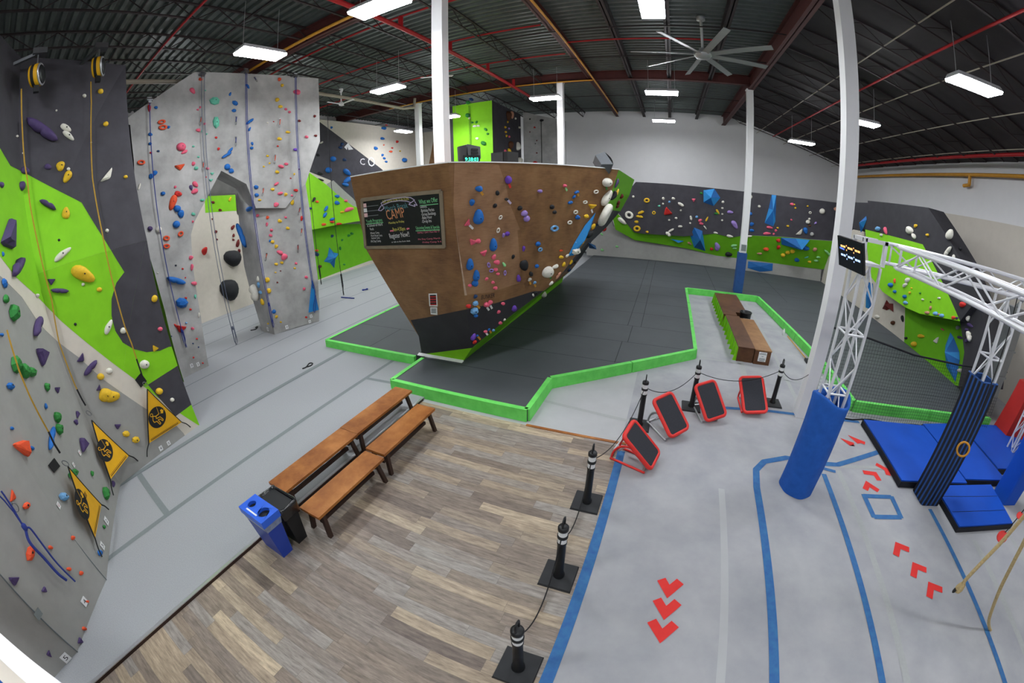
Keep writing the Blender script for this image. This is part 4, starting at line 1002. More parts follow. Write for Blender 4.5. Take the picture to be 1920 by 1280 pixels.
# ------------------------------------------------------------------ hanging ropes, ring and disc in the course
def catm(pts, k=6):
    P = [V(p) for p in pts]; P = [P[0] * 2 - P[1]] + P + [P[-1] * 2 - P[-2]]; o = []
    for i in range(1, len(P) - 2):
        for j in range(k):
            t = j / k; a, b, c, d = P[i - 1:i + 3]
            o.append(.5 * ((2 * b) + (c - a) * t + (2 * a - 5 * b + 4 * c - d) * t * t + (3 * b - a - 3 * c + d) * t ** 3))
    return o + [P[-2]]
t = thing('climbing_rope', 'thick tan rope hanging with a knotted end over the blue tape line', 'rope', vy(1797, 1105, 2.5))
pth = [vy(*p, 2.5) for p in ((1800, 1102), (1812, 1085), (1840, 1055), (1872, 1022), (1905, 985), (1935, 948), (1965, 905))]
part('rope', MB().tube(catm(pth), .024, 10), 'rope_tan', t)
kn = vy(1802, 1101, 2.5); part('knot', MB().lathe(kn - V((.02, 0, .06)), [(.02, -.02), (.045, .0), (.055, .05), (.045, .1), (.03, .14)], 12), 'rope_tan', t)
part('taped_end', MB().lathe(vy(1792, 1106, 2.5) - V((.02, 0, .02)), [(.012, -.02), (.022, 0), (.022, .04)], 10), 'black_plastic', t)
pth = [vy(*p, 2.3) for p in ((1960, 920), (1925, 1005), (1898, 1058), (1876, 1102), (1861, 1140), (1854, 1165), (1858, 1183), (1872, 1194), (1895, 1199), (1925, 1200), (1960, 1196))]
single('climbing_rope', MB().tube(catm(pth), .024, 10), 'rope_tan', 'thick tan rope hanging in a wide loop at the edge of view', 'rope')
c = vy(1879, 1006, 3.2); t = thing('hanging_disc', 'round red disc hanging beside the tan ropes', 'disc', c)
d_ = (EYE - c).normalized(); part('disc', MB().lathe(c - d_ * .015, [(.07, 0), (.085, .006), (.085, .024), (.07, .03)], 28, axis=d_), 'red_plastic', t)
part('cord', MB().tube([c + V((0, 0, .08)), c + V((.35, 0, 1.9))], .008, 6), 'webbing_black', t)
c = vy(1912, 966, 3.2); t = thing('hanging_disc', 'small red disc cut by the edge of view above the larger red disc', 'disc', c)
part('disc', MB().lathe(c, [(.04, 0), (.05, .005), (.05, .02), (.04, .025)], 20, axis=d_), 'red_plastic', t); part('cord', MB().tube([c + V((0, 0, .05)), c + V((.3, 0, 1.7))], .008, 6), 'webbing_black', t)
c = vy(1806, 842, 4.5); t = thing('hanging_ring', 'yellow gymnastic ring hanging in front of the striped pad', 'ring', c)
rx = V((.75, -.66, 0)); part('ring', MB().tube([c + rx * (.1 * math.cos(a)) + V((0, 0, .115 * math.sin(a))) for a in (2 * PI * i / 28 for i in range(28))], .017, 10, closed=True), 'pipe_yellow', t)
part('strap', MB().bar(c + V((0, 0, .12)), c + V((.08, .12, 2.3)), .02, .004), 'webbing_black', t)

# ------------------------------------------------------------------ balcony edge close to the camera
a, b = V((-2.6, -1.3, 0)), V((-.6, -.25, 0))
d = (b - a).normalized(); nrm = V((d.y, -d.x, 0))
pa, pb = fl(0, 1186, 3.2), fl(116, 1280, 3.2); d = (pb - pa); d.z = 0; d.normalize(); nrm = V((d.y, -d.x, 0))
if nrm.dot(pa) > 0: nrm = -nrm
nrm = V((-d.y, d.x, 0)); nrm = nrm if nrm.dot(EYE - pa) > 0 else -nrm
p, q = pa - d * 2.5, pb + d * .35
p.z = q.z = 3.2
mb = MB().hexa([p + V((0, 0, -.06)), q + V((0, 0, -.06)), q + nrm * .07 + V((0, 0, -.06)), p + nrm * .07 + V((0, 0, -.06))], [p, q, q + nrm * .07, p + nrm * .07])
t = thing('balcony_rail', 'white capped balcony rail with a cream face, right below the camera', 'railing', (p + q) / 2 - V((0, 0, .9)))
part('cap', mb, 'column_white', t)
part('face', MB().hexa([p + nrm * .07 + V((0, 0, -.9)), q + nrm * .07 + V((0, 0, -.9)), q + nrm * .11 + V((0, 0, -.9)), p + nrm * .11 + V((0, 0, -.9))], [p + nrm * .07 + V((0, 0, -.02)), q + nrm * .07 + V((0, 0, -.02)), q + nrm * .125 + V((0, 0, -.02)), p + nrm * .125 + V((0, 0, -.02))]), 'cream_panel', t)
part('padding', MB().hexa([p + nrm * .126 + V((0, 0, -.9)), q + nrm * .126 + V((0, 0, -.9)), q + nrm * .3 + V((0, 0, -.9)), p + nrm * .3 + V((0, 0, -.9))], [p + nrm * .126 + V((0, 0, -.06)), q + nrm * .126 + V((0, 0, -.06)), q + nrm * .3 + V((0, 0, -.06)), p + nrm * .3 + V((0, 0, -.06))]), 'pad_blue', t)

# ------------------------------------------------------------------ on top of the boulder
zt0 = zT + .012
def spk(label, c, f, w, h, dp, roll=0):
    """A moulded loudspeaker: a cabinet that narrows to the back, a curved grille and slots."""
    c = V(c); f = V(f).normalized(); s = f.cross(V((0, 0, 1))).normalized(); u = s.cross(f)
    if roll: R_ = Matrix.Rotation(roll, 3, f); s, u = R_ @ s, R_ @ u
    t = thing('loudspeaker', label, 'loudspeaker', V((c.x, c.y, zt0)))
    P = lambda a, b, d: c + s * a + u * b + f * d
    part('cabinet', MB().hexa([P(-w * .36, -h * .42, -dp), P(w * .36, -h * .42, -dp), P(w / 2, -h / 2, 0), P(-w / 2, -h / 2, 0)], [P(-w * .36, h * .36, -dp), P(w * .36, h * .36, -dp), P(w / 2, h / 2, 0), P(-w / 2, h / 2, 0)]), 'speaker_grey', t)
    g = MB(); n = 8
    row = [[P(-w * .46 + w * .92 * i / n, b, .02 + .05 * math.sin(PI * i / n)) for i in range(n + 1)] for b in (-h * .45, h * .45)]
    g.add(row[0] + row[1], [(i, i + 1, n + 2 + i, n + 1 + i) for i in range(n)], 0, True); part('grille', g, 'speaker_dark', t)
    for k in range(3): part('slot', MB().bar(P(-w * .505, -h * .25 + k * h * .2, -dp * .25), P(-w * .44, -h * .25 + k * h * .2, -dp * .75), .012, .04), 'black_plastic', t)
    return t
c0 = fl(872, 288, zt0 + .24)
cS = vy(868, 287, Rt.y + .75)
spk('dark grey moulded loudspeaker lying on the boulder beside the green clock', cS, (-.55, -.83, -.02), .42, .3, .3)
cc = vy(884, 298.5, Rt.y + .5); t = thing('digital_clock', 'black digital clock with green numbers on the edge of the boulder', 'clock', cc)
fr = V((-.0 - cc.x, -cc.y, 0)).normalized(); sx_ = V((0, 0, 1)).cross(fr).normalized(); R_ = Matrix.Rotation(-.05, 3, fr); sx_ = R_ @ sx_; uz = fr.cross(sx_)
part('case', MB().prism([cc + sx_ * a + uz * b - fr * .03 for a, b in ((-.155, -.075), (.155, -.075), (.155, .075), (-.155, .075))], fr * .03), 'black_plastic', t)
mb = MB(); letter(mb, '9:38:03', cc + sx_ * -.115 + uz * -.035 + fr * .002, sx_ * .24, uz, size=.1); part('digits', mb, 'led_green', t)
cb = vy(945, 298, Rt.y + 1.6); s_ = .2
mb = MB().box((cb.x - .27, cb.y - .02, zt0), (cb.x + .16, cb.y + .35, zt0 + .27), 0, -.25); part_t = thing('loudspeaker', 'plain black box loudspeaker on the boulder in front of the lime tower', 'loudspeaker', (cb.x, cb.y, zt0))
part('cabinet', mb, 'black_plastic', part_t); part('grille', MB().box((cb.x - .255, cb.y - .03, zt0 + .015), (cb.x + .05, cb.y - .02, zt0 + .255), 0, -.25, (cb.x - .055, cb.y + .165, 0)), 'speaker_dark', part_t)
cq = vx(1138, 305, Qt.x - .25)
spk('dark grey wedge shaped loudspeaker tipped on its side at the end of the boulder', cq, (.75, .6, .1), .46, .3, .26, .75)

# ------------------------------------------------------------------ chalkboard on the boulder's front
t = thing('chalkboard', 'wood framed black chalkboard with coloured chalk lettering on the brown boulder', 'chalkboard', fp(760, 460))
K = [fp(680, 374), fp(828, 358), fp(834, 461), fp(687, 463)]      # outer corners, clockwise from top near-left
ux = (K[1] - K[0]); uxn = ux.normalized(); uy = (nF.cross(uxn)); uy = uy if uy.z > 0 else -uy
on = nF if nF.dot(EYE - K[0]) > 0 else -nF
bl = lambda px, py, d=.035: fp(px, py) + on * d
part('board', MB().prism([bl(683, 378, .006), bl(825, 362, .006), bl(831, 458, .006), bl(690, 460, .006)], on * .02), 'board_black', t)
for i in range(4):
    a, b = K[i], K[(i + 1) % 4]; e = (b - a).normalized() * .03
    part('frame_side', MB().bar(a - e * .3 + on * .022, b + e * .3 + on * .022, .07, .035, up=on), 'frame_wood', t)
def chalk(m, items):
    mb = MB()
    for s, p, q, size in items: letter(mb, s, bl(*p, .03), bl(*q, .03) - bl(*p, .03), uy, size=size)
    part('chalk_writing', mb, m, t)
chalk('chalk_green', [('What we Offer', (788, 382), (823, 377), .13), ('Upcoming Events & Specials', (782, 429), (826, 427), .1), ('Youth Programs', (689, 417), (719, 414), .11)])
chalk('chalk_orange', [('CAMP', (728.5, 411), (762, 405.5), .3)])
chalk('chalk_teal', [('March Break', (725, 395), (767, 388), .16)])
chalk('chalk_yellow', [('INFORMATION STATION', (720, 380.5), (768, 374), .1), ('9am-4:30pm', (739, 432.5), (762, 430.5), .12), ('Monday to Friday', (731, 419), (760, 415.5), .07)])
chalk('chalk_white', [('Lessons', (790, 389), (802, 388), .08), ('-Birthday Parties', (791, 397), (816, 394), .09), ('-Group Bookings', (792, 403.5), (819, 401), .09), ('-Baby Hour', (793, 410), (812, 408), .09), ('-Drop Ins', (793, 417), (811, 415), .09),
    ('6 School of Hard', (691, 424.5), (719, 421.5), .09), ('Rock', (696, 430.5), (703, 430), .08), ('-Winter Camp', (696, 438), (713, 436.5), .07), ('-March Break Camp', (697, 442.5), (718.5, 441.5), .065), ('-Summer Camp', (698, 447), (714, 446), .065), ('-PA Day Camp', (697, 453.5), (716, 452), .075),
    ('Register Now!!', (733, 446), (770, 442), .16), ('or talk to the front desk', (736, 454), (771, 451.5), .05)])
chalk('chalk_pink', [('FAMILY DAY Mon Feb 17', (785, 437), (826, 434), .06), ('PA Day Camp March', (786, 449), (827, 446.5), .05), ('-Friday Camp 9-4', (793, 454.5), (829, 453), .05)])
mb = MB()
def stroke(pts, w=.016):
    for a, b in zip(pts, pts[1:]): mb.bar(bl(*a, .031), bl(*b, .031), w, .002, up=on)
stroke([(711, 393), (716, 385), (722, 382), (735, 377), (750, 375), (765, 376), (772, 379), (779, 374), (772, 369.5), (760, 368.5), (740, 371), (724, 375), (716, 380), (722, 389), (716, 394), (711, 393)]); stroke([(772, 379), (768, 382), (780, 386), (778, 382), (784, 384), (779, 376)])
part('chalk_banner', mb, 'chalk_lilac', t)
mb = MB(); stroke([(733, 432), (739, 431)], .03); stroke([(764, 428), (769, 427)], .03); stroke([(737.5, 430), (739.5, 431), (738, 433)], .014); stroke([(766, 426), (764, 428), (766, 429.5)], .014); part('chalk_arrows', mb, 'chalk_pink', t)
mb = MB()
for a, b in (((688, 419), (720, 416)), ((790, 384.5), (823, 381)), ((781, 431.5), (826, 429.5))): stroke([a, b], .014)
part('chalk_underline', mb, 'chalk_green', t)
for yy, m_ in ((384, 'paper_pink'), (393, 'paper'), (402, 'paper_pink')):
    part('note_card', MB().prism([bl(681.8 + (yy - 384) * .13, yy - 3, .027), bl(688 + (yy - 384) * .13, yy - 3.6, .027), bl(689 + (yy - 384) * .13, yy + 3.6, .027), bl(682.6 + (yy - 384) * .13, yy + 4.2, .027)], on * .003), m_, t)
mb = MB()
for yy in (386, 395, 404): stroke([(690, yy), (711, yy - 2.2)], .012)
part('chalk_lines', mb, 'tape_grey', t)
t = thing('notice', 'laminated rules notice with red print on the lower front of the boulder', 'sign', fp(812, 572))
part('sheet', MB().prism([fp(*p) + on * .006 for p in ((804, 550), (819.5, 549.5), (821, 574), (805.5, 573.5))], on * .004), 'paper', t)
mb = MB(); bl2 = lambda px, py: fp(px, py) + on * .0115
for i in range(8): mb.bar(bl2(806.3 + i * .12, 553.5 + i * 2.4), bl2(818 + i * .12, 553.2 + i * 2.4), .035, .002, 0 if i % 2 else 1, up=on)
part('print', mb, ['ink_red', 'ink'], t)
t = thing('notice', 'small white notice fixed just under the laminated rules notice', 'sign', fp(813, 588))
part('sheet', MB().prism([fp(*p) + on * .006 for p in ((807, 575.5), (820, 575.5), (820.5, 590), (808, 588.5))], on * .004), 'paper', t)
mb = MB()
for i in range(3): mb.bar(bl2(809, 579 + i * 3), bl2(818, 579 + i * 3), .03, .002, up=on)
part('print', mb, 'tape_grey', t)
# dark lettering low on the boulder's long face, white letters on the far black wall
mb = MB(); on2 = nR if nR.dot(EYE - Rt) > 0 else -nR
a, b = rp(902, 561) + on2 * .006, rp(927, 557) + on2 * .006; u_ = on2.cross((b - a).normalized()); u_ = u_ if u_.z > 0 else -u_
letter(mb, 'BUNKER', a, b - a, u_, size=.15); single('wall_lettering', mb, 'ink', 'small dark lettering low on the long brown face of the boulder', 'lettering')
for s, p, q, lab in (('C', (675, 309), (684, 309), 'white painted letter C on the black part of the far wall'), ('O', (690, 312), (703, 312), 'white painted letter O at the edge of the far black panel')):
    mb = MB(); a, b = Cw.hit(*p)[0] + V((.02, 0, 0)), Cw.hit(*q)[0] + V((.02, 0, 0)); b.z = a.z; letter(mb, s, a, b - a, V((0, 0, 1)), size=(b - a).length * 1.35); single('wall_lettering', mb, 'paper', lab, 'lettering')
mb = MB(); P_ = [Cw.hit(*p)[0] + V((.02, 0, 0)) for p in ((645, 276), (652, 268), (662, 280), (653, 281), (651, 275), (650, 281))]; mb.add(P_, [list(range(6))]); single('wall_lettering', mb, 'paper', 'white painted angular letter above the others on the far black wall', 'lettering')

# ------------------------------------------------------------------ loose gear on the carpet
def sling(label, px, m, r=.012, z=ZL):
    mb = MB().tube(catm([fl(a, b, z + .014) for a, b in px], 5), r, 6); return single('rope_sling', mb, m, label, 'sling')
sling('black looped sling lying on the grey carpet in front of the mats', [(567, 691), (574, 688), (580, 681), (586, 681), (583, 685), (574, 688)], 'webbing_black', .018)
sling('black sling lying on the carpet under the arch', [(470, 619), (476, 618), (481, 616), (483, 612), (479, 614)], 'webbing_black', .018)
t = thing('dog_bone_toy', 'dark blue bone shaped handle lying on the carpet near the boulder', 'handle', fl(684, 543, ZL)); a, b = fl(681, 543.5, ZL + .03), fl(688, 542, ZL + .03)
part('bar', MB().tube([a, b], .03, 8), 'rope_blue', t)
for e in (a, b): part('end_knob', MB().lathe(e - V((0, 0, .028)), [(.03, 0), (.06, .02), (.06, .05), (.03, .07)], 10), 'rope_blue', t)
t = thing('grip_handle', 'thin blue bar lying on the carpet under the far rope', 'handle', fl(652, 558, ZL)); part('bar', MB().tube([fl(640, 557, ZL + .03), fl(664, 559, ZL + .03)], .025, 8), 'rope_blue', t)
# ------------------------------------------------------------------ climbing holds
HC = dict(pu='#4b3b66', ye='#e0b52a', wh='#dcd8cc', gr='#2f8038', bl='#1f66b4', re='#cc2f2b', ora='#e0532f', pk='#e2607a', bk='#232427', tl='#68bfa2', lp='#9a80c4', sb='#74a9d8', ta='#c08a72', br='#56331f', vi='#6b45b0', bd='#1f3d66', mi='#8fd08c', gy='#a9a9a6', rb='#6e2321')
HN = dict(pu='dark purple', ye='yellow', wh='white', gr='green', bl='blue', re='red', ora='orange', pk='pink', bk='black', tl='mint green', lp='lilac', sb='pale blue', ta='tan', br='dark brown', vi='violet', bd='navy blue', mi='pale green', gy='grey', rb='maroon')
for k, h in HC.items(): pm('hold_' + k, h, .62, .1, 22, spec=.3, bump=.12)
TN = dict(b='rounded', k='ball', c='curved', w='wedge', g='faceted', r='ring')
def proto(kind, v):
    rnd = random.Random(v * 17 + ord(kind)); mb = MB()
    if kind in 'bk':
        n, m = 16, 6; amp = .02 if kind == 'k' else .11; ph = [rnd.uniform(0, 6) for _ in range(4)]; rings = []
        H = .46 if kind == 'k' else .4
        for i in range(m):
            t = i / (m - 1) * PI / 2 * .94
            for j in range(n):
                a = 2 * PI * j / n; r = .5 * math.cos(t) ** .8 * (1 + amp * math.sin(2 * a + ph[0]) + amp * .7 * math.sin(3 * a + ph[1]) * math.cos(t))
                rings.append((r * math.cos(a), r * math.sin(a), H * math.sin(t) * (1 + amp * math.sin(a + ph[2]))))
        mb.add(rings + [(0, 0, H)], [(i * n + j, i * n + (j + 1) % n, (i + 1) * n + (j + 1) % n, (i + 1) * n + j) for i in range(m - 1) for j in range(n)] + [((m - 1) * n + j, (m - 1) * n + (j + 1) % n, m * n) for j in range(n)], 0, True)
        mb.add(rings[:n], [list(range(n))[::-1]]); top = H
    elif kind == 'c':
        bend = .16 if v % 2 == 0 else -.12; K = 12; path = []; rad = []
        for i in range(K + 1):
            s = i / K * 2 - 1; path.append(V((s * .46, bend * (1 - s * s) * 2 - bend * .8, .16))); e = max(0., 1 - abs(s) ** 6) ** .5
            rad.append(max(.02, e * (.3 + .1 * abs(s))))
        mb.tube(path, rad, 12)
        mb.v = [V((p.x, p.y, max(p.z, 0))) for p in mb.v]; top = .42
    elif kind == 'w':
        ol = [(-.5, .42), (.5, .46), (.44, .2), (.1, -.42), (-.02, -.5), (-.14, -.4), (-.46, .18)]; n = len(ol)
        inn = [(x * .72 - .02, y * .6 + .12) for x, y in ol]
        mb.add([(x, y, 0) for x, y in ol] + [(x * .96, y * .96 + .02, .16) for x, y in ol] + [(x, y, .42 - .25 * (.3 - y)) for x, y in inn],
               [(k * n + i, k * n + (i + 1) % n, (k + 1) * n + (i + 1) % n, (k + 1) * n + i)[::-1] for k in range(2) for i in range(n)] + [[2 * n + i for i in range(n)][::-1], list(range(n))]); top = .36
    elif kind == 'g':
        n = 7; ol = [(.5 * math.cos(2 * PI * j / n + v) * rnd.uniform(.85, 1), .5 * math.sin(2 * PI * j / n + v) * rnd.uniform(.85, 1)) for j in range(n)]
        tp = [(x * .55 + rnd.uniform(-.06, .06), y * .5 + rnd.uniform(-.06, .06)) for x, y in ol]
        mb.add([(x, y, 0) for x, y in ol] + [(x * .93, y * .93, .2) for x, y in ol] + [(x, y, .42 + rnd.uniform(-.04, .04)) for x, y in tp],
               [q for k in range(2) for i in range(n) for q in ((k * n + i, k * n + (i + 1) % n, (k + 1) * n + (i + 1) % n), (k * n + i, (k + 1) * n + (i + 1) % n, (k + 1) * n + i))] + [[2 * n + i for i in range(n)], list(range(n))[::-1]]); top = .42
    else:
        mb.tube([V((.36 * math.cos(a), .36 * math.sin(a), .14)) for a in (2 * PI * i / 18 for i in range(18))], .15, 9, closed=True)
        mb.v = [V((p.x, p.y, max(p.z, 0))) for p in mb.v]; top = .28
    # a hold without a material yet: each object brings its own colour
    me = bpy.data.meshes.new('hold'); me.from_pydata([tuple(p) for p in mb.v], [], mb.f); me.update()
    me.polygons.foreach_set('material_index', [0] * len(mb.f)); me.polygons.foreach_set('use_smooth', mb.sm); me.materials.append(None)
    return me, top
PROTO = {k: [proto(k, v) for v in range(3)] for k in 'bkcwgr'}
bm_ = MB().lathe((0, 0, 0), [(.5, 0), (.5, .6), (.38, .7)], 10); BOLT = bm_.data('bolt', 'black_plastic')
CROPS = dict(A1=(0, 100, 4.923), A2=(0, 340, 6.4), A3=(0, 520, 6.4), A4=(160, 420, 5.333), A5=(160, 620, 5.333), A6=(0, 700, 5.333), A7=(0, 900, 3.368),
    B1=(225, 120, 6.4), B2=(410, 120, 6.4), B3=(225, 300, 6.4), B4=(410, 300, 6.4), B5=(280, 480, 5.818), B6=(440, 460, 6.4), C1=(560, 200, 6.4), C2=(560, 360, 6.4),
    T=(840, 170, 8.53), D1=(840, 300, 9.145), D2=(840, 420, 9.145), D3=(1020, 290, 9.145), D4=(1000, 400, 9.145), D5=(740, 520, 7.112), D6=(940, 500, 9.145),
    E1=(1120, 320, 7.112), E2=(1340, 330, 7.112), F1=(1560, 360, 9.145), F2=(1720, 370, 9.145), F3=(1600, 480, 9.145), F4=(1720, 490, 9.145), F5=(1560, 600, 7.112), F6=(1720, 600, 8.0))
ZONE = dict(A='the near wall', B='the grey rock wall', R='the rock leg', P='the back arch leg', C='the far wall', C2='the overhanging lime block', C3='the brown triangle wall',
    T='the lime tower', Tg='the pale grey wall', D='the brown boulder', E='the back wall', F='the net side wall')
HOLDS = []
def place(wall, px, py):
    w = WALLS[wall]; return w.hit(px, py)
def H(wall, crop, data):
    ox, oy, s = CROPS[crop]
    for it in data.split(';'):
        f = it.split()
        if not f: continue
        x, y, L, r, a, t, c = float(f[0]), float(f[1]), float(f[2]), float(f[3]) / 100, float(f[4]), f[5], f[6]
        HOLDS.append([wall, ox + x / s, oy + y / s, L / s, r, math.radians(a), t, c])
H('A', 'A1', '370 730 285 44 35 c pu;603 690 120 42 35 b wh;627 760 120 42 35 b wh;925 354 48 100 0 k ye;776 395 34 100 0 k wh;975 655 50 85 -30 k ye;230 1085 78 90 0 b pu;440 1050 62 90 0 b pu;556 1043 92 82 -30 b ye;620 1138 112 65 -65 b ye;630 1070 32 100 0 k wh;995 1135 165 32 -50 w wh;1158 1142 38 80 0 k ye;518 530 18 100 0 k wh;152 768 22 100 0 k wh;211 924 18 100 0 k wh;839 824 15 100 0 k wh')
H('A', 'A2', '8 45 82 60 80 b pu;255 55 88 70 -70 b pu;572 275 195 46 30 c pu;790 385 152 58 -80 b ye;707 706 32 100 0 k bk;745 880 245 32 -42 b wh;100 690 285 52 -70 w pu;28 875 42 80 60 b bl;182 1015 195 50 -60 c pu;990 1110 290 62 20 b ye;615 1205 92 85 0 w pu;995 1235 45 80 0 b wh')
H('A', 'A3', '40 75 130 42 70 g bl;63 262 98 80 80 b gr;150 430 185 75 60 g gr;715 170 178 44 3 c pu;440 220 45 90 0 k wh;1190 145 66 85 0 k ye;437 610 195 42 -75 c pu;902 560 35 100 0 k bk;14 690 45 90 0 b bl;492 975 132 80 30 w pu;172 1050 162 80 50 g gr;280 1130 132 80 40 g gr;365 1140 132 90 0 g gr;978 975 125 58 -55 w pu;1090 1092 195 50 -50 c pu;1205 1188 87 95 0 k ye')
H('A', 'A4', '215 67 38 100 0 k wh;228 1032 152 40 -70 b wh;376 1065 62 100 0 k wh;745 1048 48 90 0 k pk;688 745 72 80 -60 k ye;692 1247 62 90 30 w ye')
H('A', 'A5', '588 335 96 95 0 k wh;236 400 66 95 0 k wh;137 575 66 60 -60 w pu;205 640 160 80 10 b ye;262 655 150 80 -20 b ye;735 603 72 95 0 k ye;865 688 42 100 0 k wh;318 955 56 90 0 w pu;405 1027 78 90 0 g ye;500 1087 82 95 0 g ye')
H('A', 'A6', '95 130 82 90 0 g bl;460 138 92 60 80 g gr;567 170 52 100 0 w pu;452 330 56 50 80 b bl;560 440 122 60 80 g gr;580 560 118 65 80 g gr;767 420 46 80 50 w pu;745 485 56 60 80 w pu;114 551 36 90 0 b bl;505 660 192 24 -82 c bl;192 740 165 85 80 w ora;315 748 44 85 80 b bl;820 735 102 75 50 w pu;1175 530 60 90 0 w pu;720 1005 132 70 -30 g gr;912 1002 60 50 80 g gr;1047 1200 142 46 80 g gr;1125 1105 62 50 80 b pu;625 1235 102 80 0 g sb;125 1230 122 46 -82 w ora')
H('A', 'A7', '163 160 56 80 -30 g ora;457 363 29 90 0 b ora;315 424 29 90 0 b ora;186 460 108 52 -75 g ora;432 560 29 90 0 b ora;509 586 29 90 0 b ora;548 765 20 90 0 b ora;528 936 29 90 0 b ora;85 637 64 90 0 w pu;271 694 40 70 70 w pu;498 1017 40 70 60 w pu;305 1094 46 60 70 w pu;653 296 26 70 80 g gr;606 260 18 90 0 b pu;627 460 36 80 0 b bl')
H('B', 'B1', '350 530 82 52 80 b re;430 523 42 90 0 b bl;497 697 97 55 -10 r ora;512 762 104 60 -5 r ora;582 758 40 80 0 b bl;362 845 50 90 0 b bl;360 958 46 90 0 g bl;370 1065 30 90 0 b re;458 1045 32 80 0 b bd;252 1182 97 62 0 r ora;732 995 112 92 0 k pk;772 1055 78 52 -30 b pk;718 1240 124 55 -10 w ora;867 322 78 72 40 b pk;1133 445 132 80 0 g tl;1150 700 154 60 90 g tl;965 185 46 90 0 b ora;1022 318 22 90 0 b tl;932 548 28 90 0 b pk;962 520 28 90 0 b pk;1015 718 30 90 0 b pk;938 795 50 90 0 b pk;982 805 32 60 90 b tl;1040 840 22 90 0 b tl;1152 882 32 90 0 b re;1182 1018 36 90 0 b re;880 988 28 90 0 b tl;940 1115 28 90 0 b tl;880 1195 50 90 0 b pk;912 1250 58 90 0 g tl;1050 1253 36 90 0 b pk')
H('B', 'B2', '346 268 62 50 50 b bl;136 362 52 50 -60 b bl;195 470 84 70 30 g bl;182 560 62 75 0 g bl;372 697 94 50 -35 c bl;370 782 52 50 -70 b bl;400 955 46 62 80 b bl;393 1008 46 90 0 g bl;95 1100 112 42 -30 c bl;138 1045 82 52 -50 c bl;728 185 46 90 0 b ora;760 257 40 90 0 b ye;700 430 54 85 0 b ye;738 512 60 60 10 b ye;803 543 38 90 0 g pk;848 577 38 90 0 g pk;585 705 24 90 0 b wh;658 692 16 90 0 b re;828 818 54 60 0 b ye;727 898 54 75 0 b ye;708 985 22 90 0 b re;585 1103 30 90 0 b ye;608 1190 24 90 0 b ye;540 1230 24 90 0 b ye;745 1230 78 60 15 g pk;808 1200 54 70 0 g pk;937 338 78 85 0 b pk;1150 627 34 90 0 b rb;967 683 34 90 0 b rb;1053 875 40 90 0 b pk;1162 860 34 90 0 b rb;917 1027 44 90 0 b vi;965 1262 20 90 0 b rb;102 1235 74 100 0 k bl')
H('B', 'B3', '418 155 62 92 0 b bl;372 195 64 92 0 b bl;230 320 94 26 -70 b wh;513 402 64 90 0 g bl;662 323 34 90 0 b pk;695 405 98 62 20 b re;632 505 178 50 -75 b ora;685 583 88 95 0 k bl;730 645 94 80 -50 b bl;675 772 88 100 0 k bl;462 835 78 100 0 k wh;360 822 62 95 0 k pu;555 937 82 75 0 r ora;556 1033 82 70 0 r ora;725 885 74 80 -30 r ora;307 972 20 90 0 b bk;320 1070 36 80 0 b bd;328 1155 46 80 0 b bd;1105 165 46 70 0 w tl;1090 243 52 60 0 w tl;1032 205 18 90 0 b re;900 290 78 80 30 b pk;893 375 88 72 -30 b pk;850 330 72 50 80 b pu;985 480 62 60 0 g tl;878 648 46 90 0 b tl;872 738 28 90 0 b pk;850 1170 58 80 0 b pk;668 1263 24 90 0 b bk')
H('P', 'B3', '1017 1090 104 60 -50 b re;1010 1240 24 90 0 b re;953 945 22 90 0 b bk;1045 1195 22 90 0 b bk')
H('R', 'B4', '225 255 72 60 -60 b bl;390 540 78 60 -20 b bl;370 585 108 42 -20 b bl;465 665 42 80 0 b pk;585 688 42 90 0 b ora;732 730 50 90 0 b ye;578 770 46 70 90 b pk;632 840 44 90 0 g pk;622 903 42 90 0 b pk;615 968 32 90 0 b bl;645 980 46 90 0 b ye;690 1035 46 90 0 b ye;828 817 44 90 0 b ye;735 1108 74 70 20 b pk;785 1160 82 90 0 b pk;690 1248 40 90 0 b ye;757 1230 38 90 0 b ye;803 687 32 90 0 b pk;995 698 58 60 90 b re;928 1240 32 90 0 b pk;295 890 265 20 70 c bl;883 510 68 55 -60 b ye')
H('B', 'B4', '150 130 68 80 30 b bl;447 325 62 88 0 g bl;453 420 58 90 0 g bl;700 143 46 90 0 b ye;905 168 26 90 0 b ye;862 218 18 90 0 b re;690 287 74 50 -35 g pk;645 352 44 90 0 b ye;736 400 74 60 -10 g pk;803 413 44 90 0 b ye;925 363 48 80 0 b re;877 425 28 90 0 b pk;490 478 40 70 0 b ye;688 535 66 80 0 b pk')
H('B', 'B5', '285 278 178 50 15 c bl;350 510 146 88 0 g bl;340 795 116 70 10 w re;290 760 54 50 40 b re;80 375 62 60 70 b re;400 728 28 90 0 g sb;288 102 20 90 0 b bd;362 138 24 90 0 b re;392 235 18 90 0 b re;90 183 18 90 0 b wh;463 120 68 52 90 b pk;488 297 58 80 0 b pk;500 440 52 42 90 b tl;398 455 26 90 0 b re;447 580 28 90 0 b re;470 788 36 90 0 b pk;517 900 22 90 0 b re;475 951 18 90 0 b bd;535 992 18 90 0 b bd;240 873 16 90 0 b bd;480 1105 22 90 0 b re;582 1165 20 90 0 b re;540 640 52 40 90 b wh')
H('R', 'B6', '285 400 62 52 80 b wh;293 470 68 50 80 b sb;312 560 46 90 0 b sb;340 675 68 62 60 b ye;390 413 64 100 0 k ye;408 543 62 100 0 k ye;255 560 165 60 75 c wh;470 793 50 100 0 k bl;500 853 40 90 0 b ye;405 936 28 60 0 b ye;553 918 24 90 0 b ye;858 380 40 90 0 b pk;832 520 38 90 0 b pk;735 215 34 90 0 b pk;720 272 26 90 0 b ye;490 323 26 60 0 b ye;550 305 18 90 0 b rb;512 443 22 90 0 b rb;857 860 28 90 0 b re')
